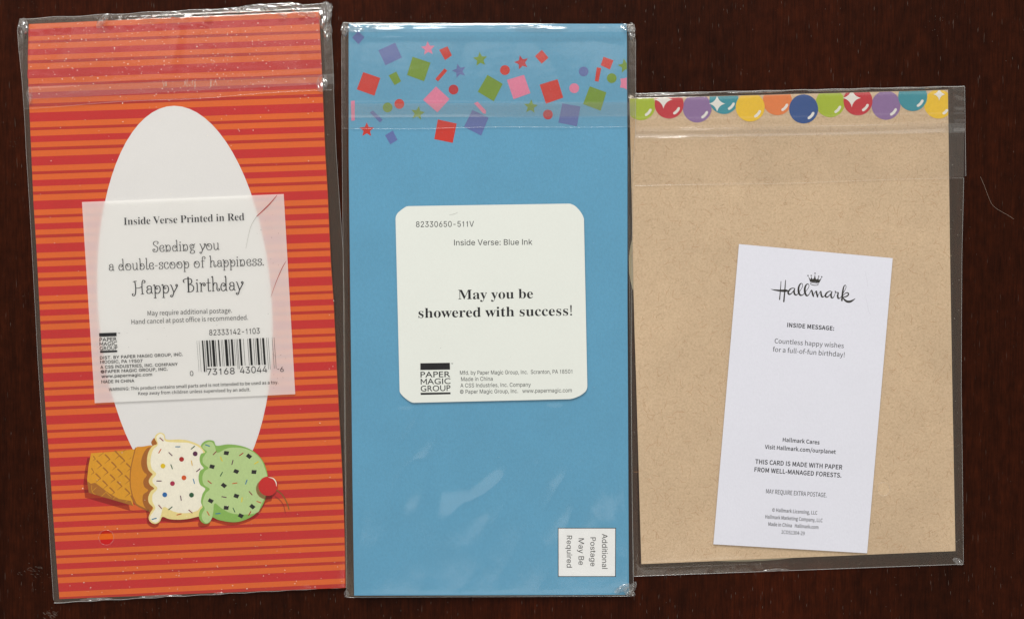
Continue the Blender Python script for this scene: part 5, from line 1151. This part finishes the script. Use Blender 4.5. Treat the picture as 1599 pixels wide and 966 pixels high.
# ================================================================== 3 kraft card
L3 = [(154,983),(330,987),(480,989.8),(600,993.6),(700,996.5),(880,1001.5)]
R3 = [(140,1480.4),(400,1483.6),(600,1487),(860,1492)]
Z3 = 1.5
env = thing('envelope', 'cream envelope peeking out from under the brown kraft card', 'envelope', 1235, 515)
CREAMP = paper('cream_envelope_paper', ink('#BDB49C', 0.05), .6, .02, .03)
slab('envelope_body', [(988,170),(1476,160),(1487,850),(1002,866)], 0.25 * MM, 0.55 * MM, CREAMP, env)
arc = [(989.5,366)] + [(989.5 - 7.6 * math.sin(math.pi * t / 16) ** .8, 366 + 90 * t / 16) for t in range(1, 16)] + [(990.5,456),(1060,456),(1060,366)]
slab('envelope_flap', arc, 0.58 * MM, 0.75 * MM, CREAMP, env)
arc = [(1110,860)] + [(1110 + 135 * t / 16, 874.5 + 3.6 * math.sin(math.pi * t / 16) ** .7 - 5.5 * t / 16) for t in range(17)] + [(1245,860)]
slab('envelope_flap', arc, 0.58 * MM, 0.75 * MM, CREAMP, env)

def kraft():
    m, nt, out = newmat('kraft_paper')
    L = nt.links
    b = N(nt, 'ShaderNodeBsdfPrincipled', Roughness=0.6); b.inputs['Specular IOR Level'].default_value = .25
    n1 = N(nt, 'ShaderNodeTexNoise', Scale=28.0, Detail=5.0, Roughness=.6); L.new(coords(nt, (1, 1, 1)), n1.inputs['Vector'])
    n2 = N(nt, 'ShaderNodeTexNoise', Scale=1300.0, Detail=5.0, Roughness=0.7, Distortion=.6); L.new(coords(nt, (1, 1, 1)), n2.inputs['Vector'])
    n3 = N(nt, 'ShaderNodeTexNoise', Scale=210.0, Detail=3.0, Distortion=1.4); L.new(coords(nt, (1, 1, 1)), n3.inputs['Vector'])
    base = ink('#D6BD9F', 0.04)
    r1 = ramp(nt, [(.3, tuple(c * .93 for c in base)), (.7, tuple(c * 1.06 for c in base))], n1.outputs[0])
    r2 = ramp(nt, [(.28, (.80, .77, .72)), (.5, (1, 1, 1)), (.74, (1.14, 1.15, 1.16))], n2.outputs[0])
    r3 = ramp(nt, [(.35, (.975, .965, .955)), (.65, (1.02, 1.02, 1.02))], n3.outputs[0])
    prev = r1.outputs[0]
    for r in (r2, r3):
        x = N(nt, 'ShaderNodeMix', data_type='RGBA', blend_type='MULTIPLY'); x.inputs[0].default_value = 1
        L.new(prev, x.inputs[6]); L.new(r.outputs[0], x.inputs[7]); prev = x.outputs[2]
    L.new(prev, b.inputs['Base Color'])
    bp = N(nt, 'ShaderNodeBump', Strength=.2, Distance=.0003); L.new(n2.outputs[0], bp.inputs['Height']); L.new(bp.outputs[0], b.inputs['Normal'])
    L.new(b.outputs[0], out.inputs[0])
    return m
card3 = thing('greeting_card', 'brown kraft paper greeting card with a row of shiny coloured balls on top', 'greeting card', 1238, 512, 'greeting cards seen from the back')
slab('card_panel', quad_between(154, 140.5, 880, 859.6, L3, R3, 12), 0.8 * MM, Z3 * MM, kraft(), card3)
# paper fibres
random.seed(33)
def fibres(name, n, mat, lmin, lmax, w):
    v, f = [], []
    while n > 0:
        y = random.uniform(150, 872); x = random.uniform(interp(L3, y) + 3, interp(R3, y) - 3)
        yb = 880 - (x - 1001) * .0415; yt = 154 - (x - 983) * .028
        if y > yb - 8 or y < yt + 8 or in_quad(x, y, Q3, 1) > .3: continue
        a = random.uniform(0, math.pi); l = random.uniform(lmin, lmax); cu = random.gauss(0, .27); p = []
        for i in range(5):
            p.append((x, y, w * (1 if 0 < i < 4 else .4))); x += math.cos(a) * l / 4; y += math.sin(a) * l / 4; a += cu
        # no caps: cheap
        base = len(v)
        for i, (px, py, pw) in enumerate(p):
            A, B = p[max(i-1,0)], p[min(i+1,4)]; dx, dy = B[0]-A[0], B[1]-A[1]; q = math.hypot(dx, dy) or 1
            v.append(P(px - dy/q*pw/2, py + dx/q*pw/2, (Z3 + .015) * MM)); v.append(P(px + dy/q*pw/2, py - dx/q*pw/2, (Z3 + .015) * MM))
        for i in range(4): f.append((base+2*i, base+2*i+1, base+2*i+3, base+2*i+2))
        n -= 1
    return link(name, v, f, mat, card3, kind='stuff')
fibres('paper_fibre', 760, paper('fibre_red_brown', ink('#BC9270', .045), .6), 5, 16, .42)
fibres('paper_fibre', 380, paper('fibre_grey_brown', ink('#A98E70', .045), .6), 2, 9, .38)
fibres('paper_fibre', 420, paper('fibre_pale', ink('#DEC8A6', .045), .6), 3, 10, .42)
# shiny printed balls
def c8(p): return (970 + p[0] / 2.805, 120 + p[1] / 2.805)
BALL = {'lime': '#AFC23E', 'red': '#C93848', 'pur': '#9578A8', 'tea': '#4698A8', 'yel': '#F0C838', 'ora': '#E88850', 'blu': '#3C5C98'}
BM = {k: paper('ball_' + k, ink(v, .045), .5, .03, .05) for k, v in BALL.items()}
WHT = paper('ball_white', ink('#ECEAE6', .05), .5, .01, .01)
ztop = lambda x: 154 - (x - 983) * 13.5 / 497.4
def clip_card(pts):
    pts = clip_half(pts, (970, ztop(970) + .4), (1500, ztop(1500) + .4))
    pts = clip_half(pts, (1480.2, 100), (1480.8, 300)) if max(p[0] for p in pts) > 1480 else pts
    if min(p[0] for p in pts) < 984: pts = clip_half(pts, (984, 300), (983.3, 100))
    return pts
balls = [('lime',86,127,-1),('pur',333,137,1),('red',210,120,2),('tea',450,100,2),('ora',684,105,1),('yel',565,133,3),('lime',916,114,1),('blu',799,141,3),('pur',1160,125,1),('red',1037,106,3),('yel',1390,120,1),('tea',1277,87,3)]
for i, (c, x, y, o) in enumerate(balls):
    zb = Z3 * MM + (0.03 + .02 * max(o, 0)) * MM
    pts = clip_card([c8(p) for p in disc(x, y, 63.5, 48)])
    b = flat('printed_ball', pts, zb, BM[c], card3)
    arc = [c8((x + math.cos(math.radians(t)) * 46, y + math.sin(math.radians(t)) * 46)) for t in (24, 36, 48, 60)]
    if c == 'yel' and x > 1300: arc = arc[1:]
    v, f = [], []
    ribbon([(*p, 4.2) for p in smooth_poly(arc, False, 3)], zb + .012 * MM, v, f)
    link('ball_glint', v, f, WHT, b)
    k = {(210,120): (185,100,40), (450,100): (420,118,36), (1037,106): (1010,93,40), (1390,120): (1393,77,27)}.get((x, y))
    if k:
        sp = []
        for a in range(4):
            t0 = math.radians(a * 90 - 90)
            for s_ in range(6):
                w = s_ / 6; ca, cb_ = (math.cos(t0), math.sin(t0)), (math.cos(t0 + math.pi / 2), math.sin(t0 + math.pi / 2))
                # concave arc between two tips
                m_ = (1 - w) ** 2, .36 * w * (1 - w), w ** 2
                sp.append((k[0] + k[2] * (m_[0] * ca[0] + m_[1] * (ca[0] + cb_[0]) + m_[2] * cb_[0]), k[1] + k[2] * (m_[0] * ca[1] + m_[1] * (ca[1] + cb_[1]) + m_[2] * cb_[1])))
        sp = clip_card([c8(p) for p in sp])
        flat('sparkle', sp, Z3 * MM + .12 * MM, WHT, b)

SL3 = [(147,981.6),(400,981.9),(600,985),(760,987),(899,989.5)]
SR3 = [(135,1506),(277,1505),(400,1502),(600,1501),(740,1503),(880,1504.5)]
def h3(x, y):
    l, r, t, b = inset(x, y, L3, R3, (154, 140.5), (880, 859.6))
    m = min(l, r, t, b)
    h = 0.38 + (Z3 + .28 - .38) * ss(-4.5, -.2, m)
    h = h if m > -6 or l < 0 else h + .14 * abs(nxy(x, y, 40, 16, 61.0))
    if 978 < x < 992 and m < 0: h = max(h, .95)
    w = 0.22 * abs(nxy(x, y, 120, 160, 63.7)) + 0.05 * abs(nxy(x, y, 40, 60, 67.0))
    w *= 1 - .97 * in_quad(x, y, Q3, 14)
    return h + w * ss(-5, 6, m) + .05 * abs(nxy(x, y, 9, 26, 69.0)) * (1 - ss(-3, 0, m))
sleeve3 = thing('clear_sleeve', 'smooth clear cellophane sleeve with creased flap around the kraft card', 'plastic sleeve', 1243, 516, 'clear sleeves on the cards')
sheet('back_film', (147, 135), (899, 880), SL3, SR3, 24, 40, lambda x, y: .12, BACK, sleeve3)
sheet('front_film', (147, 135), (899, 880), SL3, SR3, 170, 260, h3, FILM, sleeve3, hole=(1379.5, 763, 10.2))
def hf3(x, y):
    u = (x - 991) / 489
    r = 0
    for y0, y1, a, w in ((202, 192, .34, 2.0), (216, 207, .5, 1.8), (220, 211, .18, 3.2), (186, 179, .12, 1.5), (290, 279, .10, 2.0)):
        yc = y0 + (y1 - y0) * u ** 1.6 + 1.0 * math.sin(x / 70 + y0)
        r += a * (.65 + .7 * abs(nxy(x, 0, 70, 1, y0))) * math.exp(-((y - yc) / w) ** 2)
    return h3(x, y) + .08 + r + .04 * abs(nxy(x, y, 90, 20, 71.0))
sheet('flap', (147, 135), (291, 276), [(147,992.5),(291,991)], [(135,1506.4),(276,1508.2)], 150, 90, hf3, FLAP, sleeve3)
sheet('adhesive_strip', (202, 192), (216, 207.5), [(140,992.6),(300,992)], [(100,1506.3),(300,1507)], 120, 6, lambda x, y: hf3(x, y) + .03, GLUE, sleeve3)
tube('folded_edge', [(x, 291 - 12.3 * ((x - 991) / 489) ** 1.1 + .8 * math.sin(x / 60), hf3(x, 280) + .02) for x in range(992, 1508, 8)], .05, BEAD, sleeve3)
tube('side_seam', [(interp(SR3, y), y, .42) for y in range(277, 881, 6)], .085, BEAD, sleeve3)
tube('side_seam', [(1506.4 + 1.8 * (y - 135) / 141, y, .6) for y in range(135, 277, 4)], .09, BEAD, sleeve3)
tube('side_seam', [(interp(SL3, y), y, .95) for y in range(230, 899, 6)], .07, BEAD, sleeve3)
tube('bottom_seam', [(989.5 + 515 * i / 60, 899 - 19 * i / 60, .55) for i in range(61)], .12, BEAD, sleeve3)
tube('top_seam', [(992 + 514 * i / 60, 146.5 - 11.5 * i / 60 + .3 * math.sin(i), .9) for i in range(61)], .17, GLINT, sleeve3)
tube('vent_hole', [(1379.5 + math.cos(t / 24 * 2 * math.pi) * 10.4, 763 + math.sin(t / 24 * 2 * math.pi) * 10.4, h3(1379, 763) + .02) for t in range(25)], .045, BEAD, sleeve3)
for a in ((1212,889,20,2.2,.9,.6,83.0,-.04),(1496,876,9,5,.8,.6,84,.5),(1060,147,48,2.0,1.9,.4,85,-.025),(1180,144,46,1.8,1.9,.4,86,-.025),(1310,141,50,1.8,1.9,.4,87,-.025),(1430,138,40,1.6,1.9,.4,88,-.025)):
    crumple(a[0], a[1], a[2], a[3], a[4], a[5], sleeve3, a[6], a[7])
random.seed(19)
specks('dust_speck', [(random.uniform(1481, 1503), random.uniform(150, 875)) for k in range(60)] + [(random.uniform(1010, 1500), 883 + random.gauss(0, 5) - (random.uniform(0, 1)) * 3) for k in range(18)], lambda x, y: 1.1, DUST, sleeve3, rmax=.4)

label3 = thing('paper_label', 'tilted tall white paper label with crown logo and small print on the kraft card', 'label', 1254, 622, 'labels stuck on the cards', z=1.8 * MM)
ZC = Z3 + .40
slab('label_sheet', Q3, ZC * MM, (ZC + .22) * MM, paper('white_label_paper', ink('#E0E0EA', 0, 1.0), .6, .012, .02, .25), label3)
ZT3 = (ZC + .25) * MM
def h_(x, y): return (1195 + x / 10.66, 420 + y / 10.66)
logo_st = [
 [(262,205,10),(252,350,14),(238,505,18)], [(338,185,12),(325,360,20),(308,540,24)],
 [(90,333,3),(150,347,18),(240,357,32),(320,360,42),(360,358,34)],
 [(488,322,10),(450,316,14),(405,345,24),(380,390,30),(400,420,24),(440,400,14),(485,340,12)], [(492,322,12),(480,370,26),(488,415,28),(515,430,20),(545,410,10),(590,345,8)],
 [(545,410,8),(600,330,8),(622,280,9),(612,240,10),(580,250,20),(555,310,30),(555,380,32),(580,430,28),(620,432,14),(655,395,8)],
 [(655,395,8),(705,330,8),(728,285,9),(716,248,10),(685,258,20),(660,310,30),(660,385,32),(685,438,28),(718,432,14),(755,375,10)],
 [(745,385,8),(768,350,14),(780,375,26),(790,420,28),(802,452,24)], [(798,440,8),(830,385,10),(850,365,18),(855,400,28),(870,458,26)], [(872,450,8),(905,390,10),(925,370,18),(930,420,28),(945,460,26),(975,455,12),(1005,420,8)],
 [(1108,378,10),(1070,368,14),(1020,400,24),(1000,445,28),(1025,468,20),(1065,440,14),(1105,390,12)], [(1112,375,12),(1095,430,26),(1105,475,26),(1135,470,12),(1158,420,8)],
 [(1158,420,8),(1168,385,10),(1160,365,14),(1185,390,12),(1215,392,18),(1205,440,28),(1215,485,26),(1245,480,12),(1275,440,8)],
 [(1275,440,8),(1325,350,8),(1345,295,9),(1330,265,10),(1305,300,20),(1288,390,28),(1275,520,28)],
 [(1295,440,8),(1335,400,12),(1375,395,18),(1385,425,22),(1350,455,20),(1300,468,14),(1315,505,26),(1360,538,36),(1410,540,36),(1455,520,24),(1500,488,4)],
 [(750,240,8),(770,226,8),(815,226,9),(865,238,8),(884,252,8),(862,268,9),(810,268,11),(765,255,9),(750,240,8)],
]
LOGOC = black_ink('logo_ink', (0.035, 0.032, 0.028))
strokes('logo', [[(*h_(a, b), w / 10.66) for a, b, w in q] for q in logo_st], ZT3, LOGOC, label3, k=4)
flat('crown', [h_(*p) for p in ((714,118),(748,165),(757,165),(768,122),(782,165),(808,160),(827,88),(842,165),(862,172),(887,132),(888,175),(900,178),(942,140),(897,232),(820,218),(748,214))], ZT3, LOGOC, label3)
v, f = [], []
for x, y in ((711,108),(765,108),(828,70),(890,122),(940,129)):
    b = len(v); q = disc(*h_(x, y), 1.05, 10); v += [P(*p, ZT3 + .01 * MM) for p in q]; f.append(tuple(range(b + 9, b - 1, -1)))
link('crown_pearl', v, f, LOGOC, label3)
def d1(x, y): return (1100 + x / 3.864, 370 + y / 3.864)
def d2(x, y): return (1100 + x / 3.864, 620 + y / 3.864)
K3 = 3.864
for s_, p, q, cap, b in (('INSIDE MESSAGE:', d1(499,541), d1(782,563), 24, 28), ('Countless happy wishes', d1(423,639), d1(840,669), 28, 0), ('for a full-of-fun birthday!', d1(412,690), d1(845,723), 28, 0),
    ('Hallmark Cares', d2(472,266), d2(694,283), 23, 22), ('Visit Hallmark.com/ourplanet', d2(364,309), d2(792,340), 23, 22), ('THIS CARD IS MADE WITH PAPER', d2(306,399), d2(831,434), 26, 22), ('FROM WELL-MANAGED FORESTS.', d2(301,447), d2(826,483), 26, 22),
    ('MAY REQUIRE EXTRA POSTAGE.', d2(371,578), d2(737,602), 26, 4), ('© Hallmark Licensing, LLC', d2(408,688), d2(680,706), 21, 10), ('Hallmark Marketing Company, LLC', d2(367,729), d2(712,752), 21, 10), ('Made in China   Hallmark.com', d2(385,773), d2(687,793), 21, 10), ('1COS1304-29', d2(464,821), d2(604,830), 21, 4)):
    text('sans', s_, p, q, cap / K3, DGREY, label3, ZT3, b)
strokes('faint_mark', [[(*d1(968,205), .15), (*d1(980,255), .35), (*d1(985,300), .2)], [(*d1(972,350), .15), (*d1(985,420), .3), (*d1(1000,470), .15)]], ZT3, paper('pale_lilac_crease', (.6, .6, .66), .5), label3)

# ================================================================== loose things on the table
def hair(pts, r, label):
    pp = [P(x, y, z_ * MM) for x, y, z_ in smooth_poly(pts, False, 5)]
    v, f = [], []
    for i, p in enumerate(pp):
        t = (pp[min(i+1, len(pp)-1)] - pp[max(i-1, 0)]).normalized(); n_ = Vector((0,0,1)).cross(t).normalized(); b = t.cross(n_)
        for k in range(5):
            a = 2 * math.pi * k / 5; v.append(p + (n_ * math.cos(a) + b * math.sin(a)) * r * MM)
    for i in range(len(pp) - 1):
        for k in range(5):
            f.append((i*5+k, i*5+(k+1)%5, i*5+5+(k+1)%5, i*5+5+k))
    o = link('stray_hair', v, f, paper('pale_hair', (.34, .25, .2), .4))
    return tag(o, label, 'hair')
hair([(1531,276,.2),(1537,290,.3),(1543,306,.3),(1549,319,.25),(1558,327,.2),(1572,335,.25),(1583,342,.2)], .05, 'thin pale bent hair lying on the dark table right of the kraft card')
random.seed(40)
wp = []
for k in range(330):
    wp.append((random.uniform(0, 1599), random.uniform(0, 966)))
for g, n_ in (((55,810,14,30),16),((70,900,14,12),16),((82,955,8,5),14),((50,12,10,8),8),((18,225,6,8),8),((1465,40,12,10),14),((700,20,90,12),30),((330,955,120,9),22)):
    wp += [(random.gauss(g[0], g[2]), random.gauss(g[1], g[3])) for _ in range(n_)]
d = specks('dust', wp, lambda x, y: .02, paper('wood_dust', (.20, .16, .13), .5), None, rmax=.42)
tag(d, 'fine pale dust specks scattered over the bare dark table', 'dust')
# short pale scratches along the grain
random.seed(41)
v, f = [], []
def scr(x, y, l, a, w):
    dx, dy = math.cos(a) * l, math.sin(a) * l; nx, ny = -math.sin(a) * w / 2, math.cos(a) * w / 2; b = len(v)
    for q in ((x, y), (x + dx * .5 + nx * 2, y + dy * .5 + ny * 2), (x + dx, y + dy), (x + dx * .5 - nx, y + dy * .5 - ny)): v.append(P(q[0], q[1], .02 * MM))
    f.append((b, b + 1, b + 2, b + 3))
for k in range(420):
    x = random.uniform(0, 1599); y = random.choice((random.uniform(0, 150), random.uniform(880, 966), random.uniform(0, 966)))
    scr(x, y, random.uniform(2, 10), math.radians(90 + random.gauss(0, 3)), random.uniform(.3, .6))
for k in range(24): scr(random.gauss(48, 9), random.gauss(888, 6), random.uniform(3, 8), math.radians(20 + random.gauss(0, 12)), .5)
for k in range(20): scr(random.gauss(78, 6), random.gauss(957, 4), random.uniform(4, 10), math.radians(35 + random.gauss(0, 12)), .8)
o = link('scratch', v, f, paper('scratch_pale', (.085, .058, .045), .5), table, kind='stuff')
